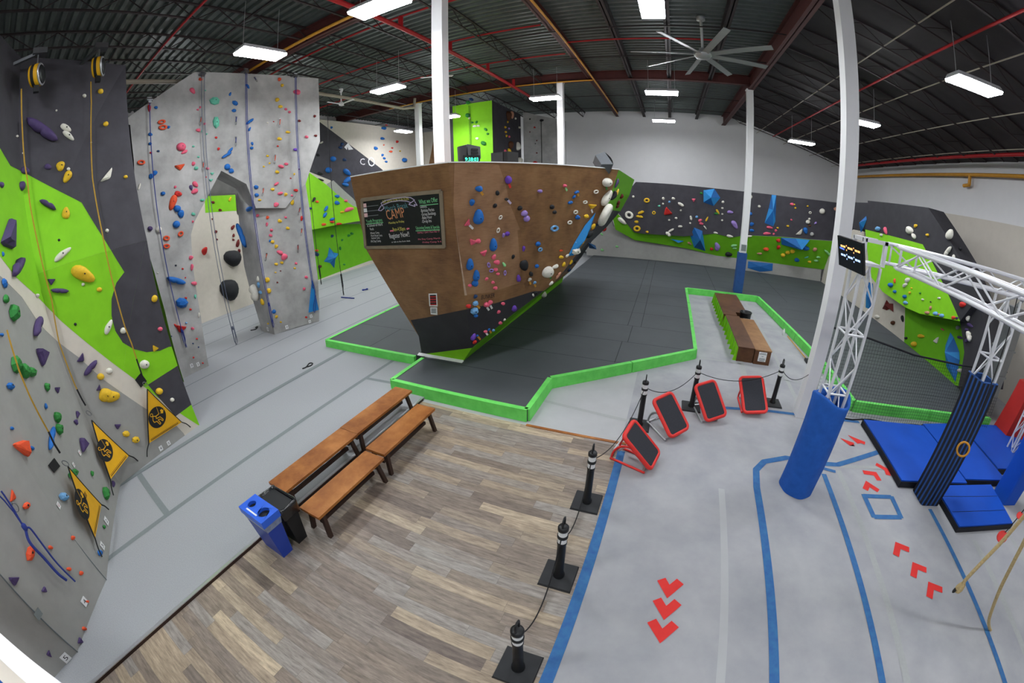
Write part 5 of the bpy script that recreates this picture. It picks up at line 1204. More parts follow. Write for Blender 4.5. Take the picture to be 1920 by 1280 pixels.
H('C', 'C1', '410 627 64 100 0 k bl;353 762 70 100 0 k bl;500 490 42 90 0 b bd;520 450 42 90 0 b bd;548 637 42 90 0 b bd;230 580 38 90 0 b bk;255 800 60 60 0 b bk;255 880 74 40 15 c bk;272 430 42 50 -30 b wh;575 785 94 62 30 b bl;580 880 94 62 -40 b bl;560 935 74 62 10 b bl;1020 258 54 75 0 b bl;1003 382 48 70 0 b bl;922 500 54 65 20 b bl;1003 580 32 90 0 b bl;1025 620 32 90 0 b bl;1048 660 30 90 0 b bl;1180 420 36 80 0 b re;1020 460 18 90 0 b ora;1120 495 24 90 0 b re;1103 538 38 70 0 b ora;1215 533 20 90 0 b ye;1265 640 64 90 0 g bl;392 250 30 90 0 b bl;1050 220 30 50 10 b re')
H('C2', 'C2', '180 90 62 50 -60 b bk;460 50 52 80 0 b bl;458 130 58 90 0 b bl;138 195 42 70 0 b bd;325 200 84 45 -60 g bl;312 275 78 50 -60 g bl;400 325 72 50 -20 g bl;600 208 108 48 -20 b pk;565 105 38 90 0 b pk;300 388 62 50 0 b ora;400 357 52 60 0 b re;480 382 66 48 -10 b re;95 355 24 90 0 b bk;220 115 36 90 0 b ora;520 240 54 40 0 b ye')
H('C', 'C2', '400 527 38 90 0 b bd;600 520 42 70 0 b gr;635 497 38 80 0 b gr;520 575 28 90 0 b gr;495 675 48 60 80 g gr;208 742 70 70 20 b bd;216 700 38 80 0 b ora;143 565 52 70 0 b pk;252 893 48 80 0 b br;545 868 26 90 0 b gr')
H('C', 'B3', '1113 507 40 90 0 b rb;1200 600 40 80 0 b rb;1148 860 40 90 0 b rb;1105 708 22 80 60 b rb;1162 952 24 90 0 b rb')
H('C', 'B4', '168 808 64 60 -60 b rb;178 905 40 80 90 b rb;175 957 30 90 0 b rb;228 1000 104 36 -75 b rb;245 1088 44 80 60 b rb;135 470 64 40 -60 b ye;165 1175 215 88 85 b bk')
H('C', 'B5', '870 365 255 72 85 b bk')
H('T', 'T', '375 140 84 72 20 g bd;325 190 82 80 0 g gr;320 395 88 90 0 g gr;390 510 46 80 0 g gr;458 505 52 80 -40 g gr;605 620 68 70 40 g gr;637 690 46 90 0 g gr;570 840 98 80 30 g gr;345 440 42 80 0 b wh;428 568 62 60 -10 b wh;488 562 46 80 0 b wh;468 765 50 90 0 b wh;1015 385 114 45 80 b ta;955 400 140 62 80 b br;1075 445 40 90 0 b wh;950 500 38 90 0 b ye;908 585 50 90 0 g ye;918 660 42 90 0 b ye;930 722 42 90 0 b ye;975 735 42 90 0 b pk;970 605 38 90 0 b lp;990 870 118 80 80 b br;965 965 76 70 60 g ye;910 965 52 90 0 b pk;1110 890 116 76 80 b wh;1138 588 52 70 0 b wh;1140 1120 114 90 0 b wh')
H('Tg', 'T', '1310 455 28 90 0 b bk;1498 475 72 50 0 b bk;1385 587 32 90 0 b re;1310 660 22 90 0 b rb;1420 797 22 90 0 b rb;1398 847 18 90 0 b bk;1420 995 26 90 0 b rb;1392 1165 82 100 0 k re')
H('D', 'D1', '1025 335 136 86 80 k vi;525 490 116 95 0 b bl;405 720 104 95 80 b bl;515 975 232 82 85 b bl;335 1080 148 50 -55 w pk;840 562 84 80 80 k bk;800 778 80 78 -50 k bk;997 668 68 70 0 k bk;890 978 88 66 -60 r wh;850 1200 94 60 -75 r wh;1225 820 80 100 0 k bk;1300 910 110 90 0 k lp;1340 1000 110 90 -20 k lp;1570 530 78 80 0 b lp;1775 800 78 100 0 k bk;1820 890 70 90 0 k bk')
H('D', 'D2', '415 310 126 80 20 w pk;510 285 96 90 0 g pk;605 500 116 80 -20 w pk;770 355 200 68 85 b bl;1010 160 78 100 0 k vi;945 185 72 70 90 b lp;370 690 180 74 85 b bl;480 880 170 70 85 b bl;458 1010 116 86 85 b bl;778 560 106 60 -50 b pk;830 650 96 90 0 b pk;810 775 70 95 0 b pk;850 850 58 90 0 b pk;655 935 58 90 0 b pk;370 1048 62 90 0 b pk;765 995 58 90 0 b pk;805 1090 68 90 0 b pk;690 695 92 60 75 r lp;735 790 78 80 0 r lp;968 830 94 50 90 r lp;955 690 78 75 50 b mi;1110 555 68 80 90 b bk;1290 415 88 60 85 b vi;1295 700 196 64 85 b bk;1205 925 106 74 75 b vi;1415 850 76 88 60 k bk;1395 945 62 90 0 b wh;1480 998 52 90 0 b sb;1535 335 84 90 0 k bl;1570 430 78 90 0 r sb;1515 715 68 95 0 k bl;1700 815 182 100 0 k wh;465 1235 68 90 0 b bd')
H('D', 'D3', '350 530 66 90 0 b pk;550 640 96 58 -20 g bl;505 718 80 60 -40 g bl;442 815 96 60 -15 g bl;880 630 84 80 0 r wh;695 808 80 75 0 r wh;530 978 80 90 0 r wh;430 1155 80 85 0 r wh;815 885 134 60 5 w ye;715 1050 90 82 0 g ye;570 1070 80 95 0 b bl;1070 470 158 95 0 k wh;1060 740 290 40 -60 b wh;990 1000 290 88 -50 r wh;1230 480 155 36 -70 b pu;1225 650 155 32 -60 b ye;1170 690 150 62 -60 b bk;1315 710 68 90 0 b rb;1260 810 68 90 0 b rb;1245 875 62 90 0 b rb')
H('D', 'D4', '350 250 138 76 0 r sb;470 745 80 70 0 b ye;470 632 64 50 0 b ora;370 905 108 58 -25 b wh;715 640 155 88 0 g wh;860 390 108 42 -72 b ye;840 480 86 42 -68 b ye;640 830 84 42 -65 b ye;515 870 96 50 -62 b ye;945 350 150 70 -40 b bk;750 495 74 80 0 b sb;1190 130 112 62 -50 b re;600 960 90 60 -40 b bd;700 830 60 60 0 b bk;575 720 74 52 -45 b wh;410 1050 130 36 -55 c ta;300 1190 86 50 -45 b wh;1020 220 110 50 -55 b ye;1095 165 80 62 0 b bd')
H('D', 'D5', '1070 340 80 92 0 g sb;1055 440 108 95 0 g sb;980 378 62 90 0 b re;1075 505 64 80 0 g bl;1220 360 74 90 0 b pk;1268 330 64 90 0 b pk;1440 345 48 90 0 b pk;1382 455 48 90 0 b pk;1590 410 90 64 -80 b vi;1405 603 48 90 0 b pk;1460 560 32 90 0 b wh;1207 717 46 90 0 b pk;1253 690 34 90 0 b bl;1313 700 38 90 0 b sb;1045 790 90 70 -75 b vi;1062 855 52 90 0 b re;1097 773 32 90 0 b bl')
H('D', 'D6', '710 470 96 90 0 g wh;580 445 68 90 0 b bk;540 480 56 50 70 b wh')
H('E', 'E1', '425 590 116 86 30 r wh;480 345 34 90 0 k wh;660 395 80 80 0 r ye;580 550 76 70 -20 c ye;565 605 84 60 10 c ye;523 680 54 80 0 b ye;530 770 96 82 0 r ye;665 815 38 90 0 b ye;755 560 48 100 0 r ye;930 555 122 80 50 w re;1110 455 76 72 30 c wh;1105 737 54 80 0 c wh;985 800 76 55 -30 c wh;940 850 70 90 40 c wh;1243 630 54 80 80 c wh;1285 393 54 90 0 w pk;880 370 38 100 0 k wh;875 440 30 90 0 k wh;960 415 30 90 0 k sb;1050 632 34 90 0 b wh;958 657 30 90 0 k wh;1113 528 28 90 0 k wh;1325 615 38 90 0 k sb;1237 698 28 90 0 k wh;1013 370 44 80 0 b wh;1370 662 60 58 -15 b pk;1385 705 54 70 0 b pk;1605 545 86 30 60 b ye;1588 570 54 62 0 b gr;1460 645 76 30 -60 b ye;1437 755 60 32 50 b wh;1577 827 66 36 15 b wh;1665 498 30 90 0 k wh;1665 577 30 90 0 k wh;1663 660 30 90 0 k wh;1675 418 30 90 0 k wh;1385 300 38 90 0 b gr;222 550 86 32 45 b wh;328 665 150 32 42 b wh;85 770 74 100 0 k re;1595 1015 96 70 80 b lp;1523 1040 44 90 0 b re;1230 965 60 50 30 b ta;825 470 34 80 0 b tl;60 845 42 70 30 b mi;262 1010 38 80 0 b mi;65 1055 40 90 0 b mi')
H('E', 'E2', '475 275 54 100 0 k wh;593 403 40 90 0 k wh;765 520 108 50 -35 g re;790 410 40 60 0 b pk;1030 375 48 90 0 b pk;1060 380 28 90 0 k ye;1075 425 28 90 0 k ye;1240 400 26 90 0 k ye;1272 487 40 90 0 r wh;1432 468 74 100 0 k wh;1620 440 76 80 10 g ta;1718 430 92 64 50 b ye;1650 538 34 90 0 k wh;1262 570 34 90 0 k wh;1242 610 56 100 0 k wh;1345 625 38 80 -40 b lp;1210 725 82 78 60 b bl;1135 755 118 42 -40 w wh;1295 773 52 100 0 k gy;975 665 36 90 0 b ye;840 690 30 90 0 b ye;730 685 80 46 5 b pk;695 765 96 42 -5 b pk;815 725 38 80 0 b pk;787 770 32 80 0 b pk;1022 583 28 90 0 b pk;470 500 60 80 0 b bl;495 640 60 80 0 b bl;495 725 60 70 0 b bl;265 645 120 56 50 b lp;205 480 76 60 0 b lp;110 345 36 90 0 k wh;103 427 30 90 0 k wh;200 800 96 34 15 b wh;455 800 86 28 0 b wh;1678 710 66 90 0 b re;1612 820 66 80 0 b re;1650 620 38 90 0 k tl;1265 660 40 60 0 b br;685 970 86 58 0 g ora;850 855 54 90 0 b re;850 945 54 90 0 b re;970 1015 66 82 0 g ye;1035 1000 70 82 0 g ye;910 1050 66 82 0 g ye;255 925 76 50 -15 b mi;265 960 54 50 0 b mi;1095 1115 64 80 0 b bl;1215 960 86 70 0 b bl;1335 975 64 72 0 b ta;1515 1020 118 38 45 c mi;600 1030 66 40 0 b ta;185 1040 90 68 0 b bk;35 930 90 76 60 b lp;1380 1080 56 50 0 b mi;1265 1140 44 70 0 b ye;1355 1125 60 46 0 b mi;1610 1015 50 50 30 b gr;1225 1080 56 40 -20 b tl')
H('F', 'F1', '795 630 102 88 0 g sb;925 660 108 48 65 b pk;850 735 58 90 0 b wh;1335 655 142 74 25 b wh;1410 755 88 72 40 b wh;1440 580 66 88 0 b ye;1640 735 54 95 0 b ye;530 600 40 90 0 r wh')
H('F', 'F2', '565 640 150 84 70 b wh;620 770 150 80 -30 b wh;545 940 160 46 -52 c wh;740 885 66 80 0 b bk;630 1020 76 62 60 b wh;970 1125 54 40 0 b pu')
H('F', 'F3', '648 497 86 90 0 k bl;718 610 58 100 0 k bl;888 695 70 90 0 k bl;935 415 98 60 -40 b wh;890 500 96 52 -20 b wh;715 425 92 38 85 b ora;970 630 48 90 0 b ye;1003 550 32 90 0 b ye;1150 635 40 90 0 g gr;1195 745 44 80 0 b wh;1475 720 54 70 0 b wh;1330 890 66 60 -60 b ta;1270 970 82 72 0 b ta;1415 985 82 90 0 b sb;1475 1000 44 90 0 b ta;1520 1020 82 82 0 b sb;1720 1055 78 72 0 b ora;1330 785 28 90 0 b bk;415 1040 88 82 0 b wh;688 1145 76 92 0 k br;850 1070 98 46 72 b bk;900 800 80 80 0 b sb;1780 1065 54 80 0 b pu')
H('F', 'F4', '780 740 120 74 10 b re;930 790 112 62 20 b re;885 920 172 58 75 c wh;905 1095 108 60 20 b pu;850 1170 66 80 0 b pu;700 1135 78 82 0 b gy')
H('F', 'F6', '800 235 140 60 75 c wh;745 305 66 80 0 b pu;640 260 76 62 10 b pu;295 315 100 48 -40 w wh;58 240 98 60 0 b ye;645 755 76 88 0 b wh;380 140 56 40 30 b pk')
H('F', 'F5', '1100 320 70 100 0 k ye;990 240 48 80 0 g bk')

ORD = ['topmost', 'second', 'third', 'fourth', 'fifth', 'sixth', 'seventh', 'eighth', 'ninth', 'tenth', 'eleventh', 'twelfth', 'thirteenth', 'fourteenth', 'fifteenth', 'sixteenth', 'seventeenth', 'eighteenth', 'nineteenth', 'twentieth'] + \
      ['twenty-' + o for o in ('first', 'second', 'third', 'fourth', 'fifth', 'sixth', 'seventh', 'eighth', 'ninth')] + ['thirtieth'] + ['thirty-' + o for o in ('first', 'second', 'third', 'fourth', 'fifth', 'sixth', 'seventh', 'eighth', 'ninth')]
HOLDS.sort(key=lambda h: -h[3] * h[3] * h[4])
MAIN, REST = HOLDS[:300], HOLDS[300:]
by = {}
for h in HOLDS: by.setdefault((h[0], h[7]), []).append(h)
def size_word(p): return 'big' if p > 22 else 'small' if p < 9 else 'middling'
def hold_frame(h):
    """Where a hold sits: its point on the wall, two in-plane half axes and the outward normal."""
    wall, px, py, L, r, a, t, c = h
    o, n = place(wall, px, py)
    dist = (o - EYE).length; rp_ = math.hypot(px - 960, py - 640); ang = dist / FPX * (1 + 2 * KD * (rp_ / 1000) ** 2)
    fac = max(.35, abs((o - EYE).normalized().dot(n)))
    ax = on_plane(px + math.cos(a) * 2, py + math.sin(a) * 2, o, n); ay = on_plane(px - math.sin(a) * 2, py + math.cos(a) * 2, o, n)
    ex = (ax - o) if ax is not None else V((0, 0, 1)); ey = (ay - o) if ay is not None else n.cross(ex)
    Lw = min(ex.length / 2, ang * 1.6) * L; Ww = min(ey.length / 2, ang * 1.6) * L * r
    x = ex.normalized(); y = n.cross(x); D = .9 * min(Lw, Ww) + .1 * max(Lw, Ww)
    if t == 'k': D = .95 * (Lw + Ww) / 2
    if y.dot(ey) < 0: y = y
    return o + n * .0125, x, y, n, Lw, Ww, D
for i, h in enumerate(MAIN):
    wall, px, py, L, r, a, t, c = h
    o, x, y, n, Lw, Ww, D = hold_frame(h)
    me, top = PROTO[t][i % 3]
    ob = bpy.data.objects.new('climbing_hold', me); COL.objects.link(ob)
    m = Matrix((x, y, n)).transposed().to_4x4() @ Matrix.Diagonal((Lw, Ww, D, 1)); m.translation = o; ob.matrix_world = m
    ob.material_slots[0].link = 'OBJECT'; ob.material_slots[0].material = M('hold_' + c)
    same = sorted(by[(wall, c)], key=lambda q: (round(q[2], 1), q[1])); k = same.index(h)
    rank = 'the only %s one there' % HN[c] if len(same) == 1 else ('topmost %s one there' % HN[c] if k == 0 else '%s %s one from top' % (ORD[k], HN[c]) if k < len(same) - 1 else 'lowest %s one there' % HN[c])
    tag(ob, '%s %s %s hold on %s, %s' % (size_word(L), HN[c], TN[t], ZONE[wall], rank), 'climbing hold', 'climbing holds on ' + ZONE[wall])
    if L > 15 and t in 'bkg' and c not in ('bk', 'bd'):
        b = bpy.data.objects.new('bolt', BOLT); COL.objects.link(b); b.parent = ob
        s = .03; b.matrix_local = Matrix.Translation((.04, .02, top - .25 * s / D)) @ Matrix.Diagonal((s / Lw, s / Ww, s * .6 / D, 1))
mb = MB(); ms = []
for i, h in enumerate(REST):
    o, x, y, n, Lw, Ww, D = hold_frame(h); me, top = PROTO[h[6]][i % 3]
    mt = 'hold_' + h[7]
    if mt not in ms: ms.append(mt)
    mb.add([o + x * (v.co.x * Lw) + y * (v.co.y * Ww) + n * (v.co.z * D) for v in me.vertices], [list(p.vertices) for p in me.polygons], ms.index(mt), True)
o_ = bpy.data.objects.new('climbing_hold_scatter', mb.data('climbing_hold_scatter', ms)); COL.objects.link(o_); tag(o_, 'the many tiny footholds dotted over all the climbing walls', 'small footholds', kind='stuff')

# ------------------------------------------------------------------ volumes: big hollow shapes screwed to the walls
def volume(wall, ol, apex, h, m, label, m2=None):
    o, n = place(wall, *apex)
    P = [on_plane(a, b, o, n) + n * .014 for a, b in ol]; A_ = o + n * h
    mb = MB(); k = len(P)
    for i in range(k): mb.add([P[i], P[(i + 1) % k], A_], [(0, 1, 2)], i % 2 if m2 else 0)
    mb.add(P, [list(range(k))], 0)
    return single('climbing_volume', mb, [m, m2] if m2 else m, label, 'climbing volume', 'large plywood volumes on the climbing walls')
cv = lambda crop, pts: [(CROPS[crop][0] + x / CROPS[crop][2], CROPS[crop][1] + y / CROPS[crop][2]) for x, y in pts]
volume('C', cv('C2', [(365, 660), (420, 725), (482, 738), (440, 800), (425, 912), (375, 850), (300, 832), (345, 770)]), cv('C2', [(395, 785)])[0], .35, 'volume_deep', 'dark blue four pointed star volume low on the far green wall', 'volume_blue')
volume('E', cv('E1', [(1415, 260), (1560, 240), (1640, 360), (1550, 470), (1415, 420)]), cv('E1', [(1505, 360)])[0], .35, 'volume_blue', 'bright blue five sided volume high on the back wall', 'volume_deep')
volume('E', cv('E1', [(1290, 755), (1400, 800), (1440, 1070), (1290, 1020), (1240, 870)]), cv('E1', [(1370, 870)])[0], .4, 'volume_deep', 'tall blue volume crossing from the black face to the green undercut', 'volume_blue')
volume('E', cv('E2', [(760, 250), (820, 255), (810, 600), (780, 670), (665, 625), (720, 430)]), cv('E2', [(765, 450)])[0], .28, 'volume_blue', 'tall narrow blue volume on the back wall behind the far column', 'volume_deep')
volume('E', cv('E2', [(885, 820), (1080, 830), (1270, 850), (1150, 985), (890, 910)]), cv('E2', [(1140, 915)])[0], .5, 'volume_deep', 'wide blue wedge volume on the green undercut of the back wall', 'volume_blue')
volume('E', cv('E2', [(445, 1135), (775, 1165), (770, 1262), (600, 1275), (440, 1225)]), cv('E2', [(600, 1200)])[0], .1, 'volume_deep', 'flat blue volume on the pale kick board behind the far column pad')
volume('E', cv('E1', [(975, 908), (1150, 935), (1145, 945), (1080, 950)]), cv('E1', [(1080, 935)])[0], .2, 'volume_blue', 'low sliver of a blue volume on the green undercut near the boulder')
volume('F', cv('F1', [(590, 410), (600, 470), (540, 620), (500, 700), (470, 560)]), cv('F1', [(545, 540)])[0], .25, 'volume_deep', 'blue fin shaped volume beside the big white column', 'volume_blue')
volume('F', cv('F6', [(500, 185), (550, 260), (635, 480), (640, 600), (575, 930), (440, 700), (425, 380)]), cv('F6', [(510, 500)])[0], .3, 'volume_blue', 'tall bright blue volume at the foot of the shaded lime undercut', 'volume_deep')
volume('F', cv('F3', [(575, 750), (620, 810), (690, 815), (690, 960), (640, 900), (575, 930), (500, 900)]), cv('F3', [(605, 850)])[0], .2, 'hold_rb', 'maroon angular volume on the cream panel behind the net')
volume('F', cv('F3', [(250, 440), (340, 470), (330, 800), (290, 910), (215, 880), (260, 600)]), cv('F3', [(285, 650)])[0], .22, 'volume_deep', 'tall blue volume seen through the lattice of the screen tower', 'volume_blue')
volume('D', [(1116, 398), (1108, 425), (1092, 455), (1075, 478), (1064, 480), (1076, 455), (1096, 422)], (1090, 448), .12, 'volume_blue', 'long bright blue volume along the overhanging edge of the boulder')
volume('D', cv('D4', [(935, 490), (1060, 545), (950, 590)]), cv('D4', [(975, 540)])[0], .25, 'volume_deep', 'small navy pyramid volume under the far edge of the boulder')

# ------------------------------------------------------------------ route tapes and route tags
def tape(wall, px, py, L, a, m, label):
    o, n = place(wall, px, py); a = math.radians(a); e = [on_plane(px + math.cos(a) * L / 2 * s, py + math.sin(a) * L / 2 * s, o, n) + n * .009 for s in (-1, 1)]
    w_ = n.cross((e[1] - e[0]).normalized()) * .022
    single('route_tape', MB().prism([e[0] - w_, e[1] - w_, e[1] + w_, e[0] + w_], n * .002), m, label, 'tape strip', 'coloured tape strips on the boulder')
for crop, x, y, L, a, m, lab in (('D1', 575, 565, 85, 55, 'pipe_yellow', 'yellow tape strip slanting below the upper blue hold on the boulder'), ('D1', 1055, 440, 75, 68, 'tape_red', 'red tape strip right below the violet ball hold on the boulder'), ('D1', 395, 1145, 90, 45, 'paper', 'white tape strip below the upper pink hold on the boulder'),
    ('D1', 1045, 710, 95, 50, 'chalk_lilac', 'lilac tape strip below a small black hold on the boulder'), ('D3', 378, 590, 60, 62, 'hold_mi', 'pale green tape strip below the pink hold on the boulder'), ('D3', 578, 680, 60, 62, 'pipe_yellow', 'yellow tape strip below the three blue faceted holds on the boulder'),
    ('D3', 1068, 570, 60, 75, 'hold_gr', 'green tape strip below the upper big white ball hold'), ('D3', 818, 965, 60, 70, 'paper', 'white tape strip below the yellow wedge hold on the boulder'), ('D4', 285, 1090, 60, 60, 'hold_gr', 'green tape strip below the lower big white ball hold'),
    ('D2', 1405, 1000, 65, 68, 'pipe_yellow', 'yellow tape strip below the small white hold near the boulder edge'), ('D2', 1490, 1050, 50, 60, 'pipe_yellow', 'yellow tape strip below the small pale blue hold near the boulder edge'), ('D5', 1112, 388, 60, 45, 'pipe_yellow', 'yellow tape strip beside the pale blue faceted holds at the black base'),
    ('D5', 1242, 415, 50, 55, 'paper', 'white tape strip below the pair of pink holds at the black base'), ('D5', 1285, 392, 50, 62, 'paper', 'second white tape strip below the pair of pink holds at the black base'), ('D5', 1120, 800, 70, 50, 'pipe_yellow', 'yellow tape strip lowest on the boulder beside the violet hold'),
    ('D5', 1225, 748, 45, 52, 'paper', 'white tape strip lowest on the boulder near the green edge'), ('D5', 1275, 722, 40, 60, 'pipe_yellow', 'yellow tape strip near the green edge low on the boulder')):
    q_ = cv(crop, [(x, y)])[0]; tape('D', q_[0], q_[1], L / CROPS[crop][2], a, m, lab)
def rtag(wall, crop, x, y, s, ch, label, m='ink'):
    px, py = cv(crop, [(x, y)])[0]; s = s / CROPS[crop][2]; o, n = place(wall, px, py)
    u = V((0, 0, 1)); u = (u - n * u.dot(n)).normalized(); w_ = u.cross(n)
    k = (on_plane(px, py - s / 2, o, n) - on_plane(px, py + s / 2, o, n)).length * .5
    t = thing('route_tag', label, 'route tag', o); o = o + n * .013
    part('card', MB().prism([o - w_ * k * .8 - u * k, o + w_ * k * .8 - u * k, o + w_ * k * .8 + u * k, o - w_ * k * .8 + u * k], n * .003), 'paper', t)
    mb = MB(); letter(mb, ch, o - w_ * k * .4 - u * k * .5 + n * .004, w_ * k * .8, u, size=k * 1.5); part('mark', mb, m, t)
for a_ in (('A', 'A7', 530, 765, 58, '4', 'white route tag with a dark figure by the lowest corner fold of the near wall'), ('A', 'A7', 412, 1117, 60, '5', 'white route tag lowest on the near wall, close to the balcony rail'), ('A', 'A7', 643, 415, 40, '3', 'white route tag beside the strap of the nearest yellow flag'), ('A', 'A7', 668, 258, 40, '2', 'white route tag above the others beside the nearest yellow flag'),
    ('A', 'A5', 752, 1172, 52, '4', 'white route tag below the farthest yellow flag, the lower of two'), ('A', 'A5', 830, 1120, 46, '5', 'white route tag below the farthest yellow flag, the upper of two'), ('A', 'A6', 790, 795, 44, 'S', 'small tag with a red mark under a purple hold on the near wall', 'ink_red'), ('A', 'A6', 730, 915, 40, 'S', 'small tag with a red mark above the green faceted hold by the nearest flag', 'ink_red'), ('A', 'A7', 366, 160, 36, 'G', 'small tag with a red letter below the pale blue hold on the near wall', 'ink_red'),
    ('B', 'B5', 460, 1193, 44, '3', 'white route tag at the foot of the grey rock wall, the farther from the arch'), ('B', 'B5', 530, 1178, 44, '2', 'white route tag at the foot of the grey rock wall, nearer the arch'), ('R', 'B6', 400, 1002, 40, '3', 'white route tag at the foot of the rock leg on its dark side'), ('R', 'B6', 625, 978, 44, '4', 'white route tag at the middle of the foot of the rock leg'), ('R', 'B6', 915, 845, 40, '2', 'white route tag under the blue flag, the upper of two'), ('R', 'B6', 900, 912, 36, '5', 'white route tag under the blue flag, the lower of two')):
    rtag(*a_)

# ------------------------------------------------------------------ quickdraws on the rock wall
def draw(wall, crop, x, y, x2, y2, m, label):
    p, q = cv(crop, [(x, y)])[0], cv(crop, [(x2, y2)])[0]; o, n = place(wall, *p); a = o + n * .03; b = on_plane(q[0], q[1], o + n * .05, n)
    t = thing('quickdraw', label, 'quickdraw', o + n * .02); d = b - a
    part('hanger', MB().prism([o + n * .012 + w for w in ((V((0, -.03, .03))), V((0, .03, .03)), V((0, .03, -.03)), V((0, -.03, -.03)))], n * .012), 'steel', t)
    part('sling', MB().bar(a, a + d * .6, .025, .012), m, t); e = a + d * .75; s = V((0, 1, 0)); dd = d.normalized()
    part('carabiner', MB().tube([e + s * (.03 * math.cos(k)) + dd * (.07 * math.sin(k)) for k in (2 * PI * i / 12 for i in range(12))], .007, 6, closed=True), 'steel', t)
for a_ in (('B', 'B2', 735, 665, 728, 765, 'hold_ora', 'quickdraw with an orange sling in the middle of the grey rock wall'), ('B', 'B2', 680, 1095, 668, 1200, 'hold_ora', 'quickdraw with an orange sling just above the pink faceted holds'), ('B', 'B2', 430, 165, 455, 200, 'rope_blue', 'quickdraw with a blue sling near the top of the grey rock wall'), ('B', 'B2', 210, 640, 203, 725, 'rope_blue', 'quickdraw beside a rope, left of the blue curved hold, upper one'.replace(', left of the', ' near the')),
    ('B', 'B2', 205, 885, 203, 980, 'rope_blue', 'quickdraw beside a rope above the row of blue curved holds'), ('B', 'B4', 535, 345, 524, 425, 'hold_ora', 'quickdraw beside the two blue faceted holds on the rock tooth'), ('R', 'B4', 575, 1125, 560, 1205, 'hold_ora', 'quickdraw with an orange sling on the rock leg near two pink holds'), ('R', 'B4', 975, 580, 955, 650, 'hold_re', 'quickdraw with a red sling high on the rock leg'), ('R', 'B4', 995, 830, 990, 900, 'hold_ora', 'quickdraw on the outer edge of the rock leg beside the blue rope'), ('R', 'B4', 950, 1025, 952, 1105, 'hold_re', 'quickdraw with a red sling midway down the rock leg'),
    ('B', 'B1', 975, 640, 962, 730, 'hold_ora', 'quickdraw beside the double rope on the grey rock wall, upper one'), ('B', 'B1', 1000, 1185, 995, 1275, 'hold_ora', 'quickdraw beside the double rope on the grey rock wall, lower one')): draw(*a_)

# ------------------------------------------------------------------ ropes on the rock wall and the far wall
def vrope(label, x, y, z0, z1, m, loop=True, gap=.07, anchor=True, tail=0):
    t = thing('hanging_rope', label, 'rope', (x, y, z0))
    if loop: part('rope', MB().tube([(x, y - gap / 2, z1), (x, y - gap / 2, z0 + .1), (x, y, z0), (x, y + gap / 2, z0 + .1), (x, y + gap / 2, z1)], .011, 6), m, t)
    else: part('rope', MB().tube([(x, y, z1), (x, y, z0)], .013, 6), m, t)
    if tail:
        part('knot', MB().lathe((x, y, z0 + tail), [(.015, -.06), (.04, -.03), (.04, .03), (.015, .06)], 8), m, t)
        part('tail', MB().tube([(x, y - .03, z0 + tail), (x + .02, y - .05, z0 + tail * .5), (x, y - .04, z0), (x + .02, y + .02, z0 + tail * .5), (x, y + .03, z0 + tail)], .014, 6), m, t)
    if anchor:
        part('anchor', MB().box((x - .35, y - .09, z1), (x + .04, y + .09, z1 + .05)).box((x - .05, y - .05, z1 - .06), (x + .05, y + .05, z1)).tube([(x - .02, y - .07, z1 + .1), (x - .02, y + .07, z1 + .1)], .03, 8), 'steel', t)
    return t
o1, n1 = B.hit(278, 200); vrope('dark blue rope hanging down the sloping shoulder of the grey rock wall', o1.x + .14, o1.y, .9, o1.z + .12, 'rope_blue', False, tail=.5)
o1, n1 = B.hit(377, 148); vrope('pale double rope hanging through the arch from the grey rock wall', o1.x + .14, o1.y, .35, o1.z + .1, 'rope_grey', True, .1, tail=.55)
o1, n1 = B.hit(457, 142); vrope('violet rope hanging over the tooth of the grey rock wall', o1.x + .16, o1.y, .45, o1.z + .08, 'rope_blue', True, .05, tail=.8)
o1, n1 = B.hit(549, 148); vrope('blue rope hanging near the rock wall edge above the blue flag', o1.x + .16, o1.y, 1.3, o1.z + .06, 'rope_blue', True, .05)
for (px, py), lab, z0 in (((645, 553), 'thin dark rope on the far green wall, above the thin blue bar', .15), ((603, 533), 'thin dark rope on the far green wall, nearest the rock leg', .3)):
    p = fl(px, py, z0); vrope(lab, p.x, p.y, z0, 8.4, 'webbing_black', False, anchor=False, tail=.9)
o1, n1 = T.hit(882, 200); vrope('thin dark rope running down the lime green tower', o1.x, o1.y - .12, 5.0, 8.9, 'webbing_black', True, .12, anchor=False)
o1, n1 = Tg.hit(1016, 225); vrope('dark rope hanging down the pale grey wall beside the lime tower', o1.x, o1.y - .15, 4.5, 8.6, 'webbing_black', True, .08, anchor=False)
for px in (605, 612): pass

# ------------------------------------------------------------------ auto belays, their straps and flags on the near wall
def off(px, py, d=.16):
    o, n = A.hit(px, py); return o + n * d
def strap(label, px, black, hook):
    t = thing('belay_strap', label, 'strap', off(*px[0], .2), 'yellow belay straps on the near wall')
    k = [off(a, b) for a, b in px]
    def band(name, pts, m, w=.024):
        mb = MB()
        for a, b in zip(pts, pts[1:]): mb.bar(a, b, w, .004, up=(1, 0, 0))
        part(name, mb, m, t)
    band('webbing', k, 'webbing_yellow'); kb = [k[-1]] + [off(a, b) for a, b in black]; band('black_end', kb, 'webbing_black', .03)
    e = off(*hook); u = V((0, .5, -.8)).normalized(); s = V((0, .8, .5))
    part('carabiner', MB().tube([e + s * (.032 * math.cos(a)) + u * (.06 * math.sin(a)) for a in (2 * PI * i / 14 for i in range(14))], .008, 6, closed=True), 'steel', t)
strap('yellow belay strap running down from the drum nearest the edge of view', [(25, 172), (27, 250), (31, 310), (37, 345), (41, 385), (56, 460), (70, 520), (83, 568), (108, 640), (137, 718), (141, 727)], [(150, 745), (157, 757)], (163, 771))
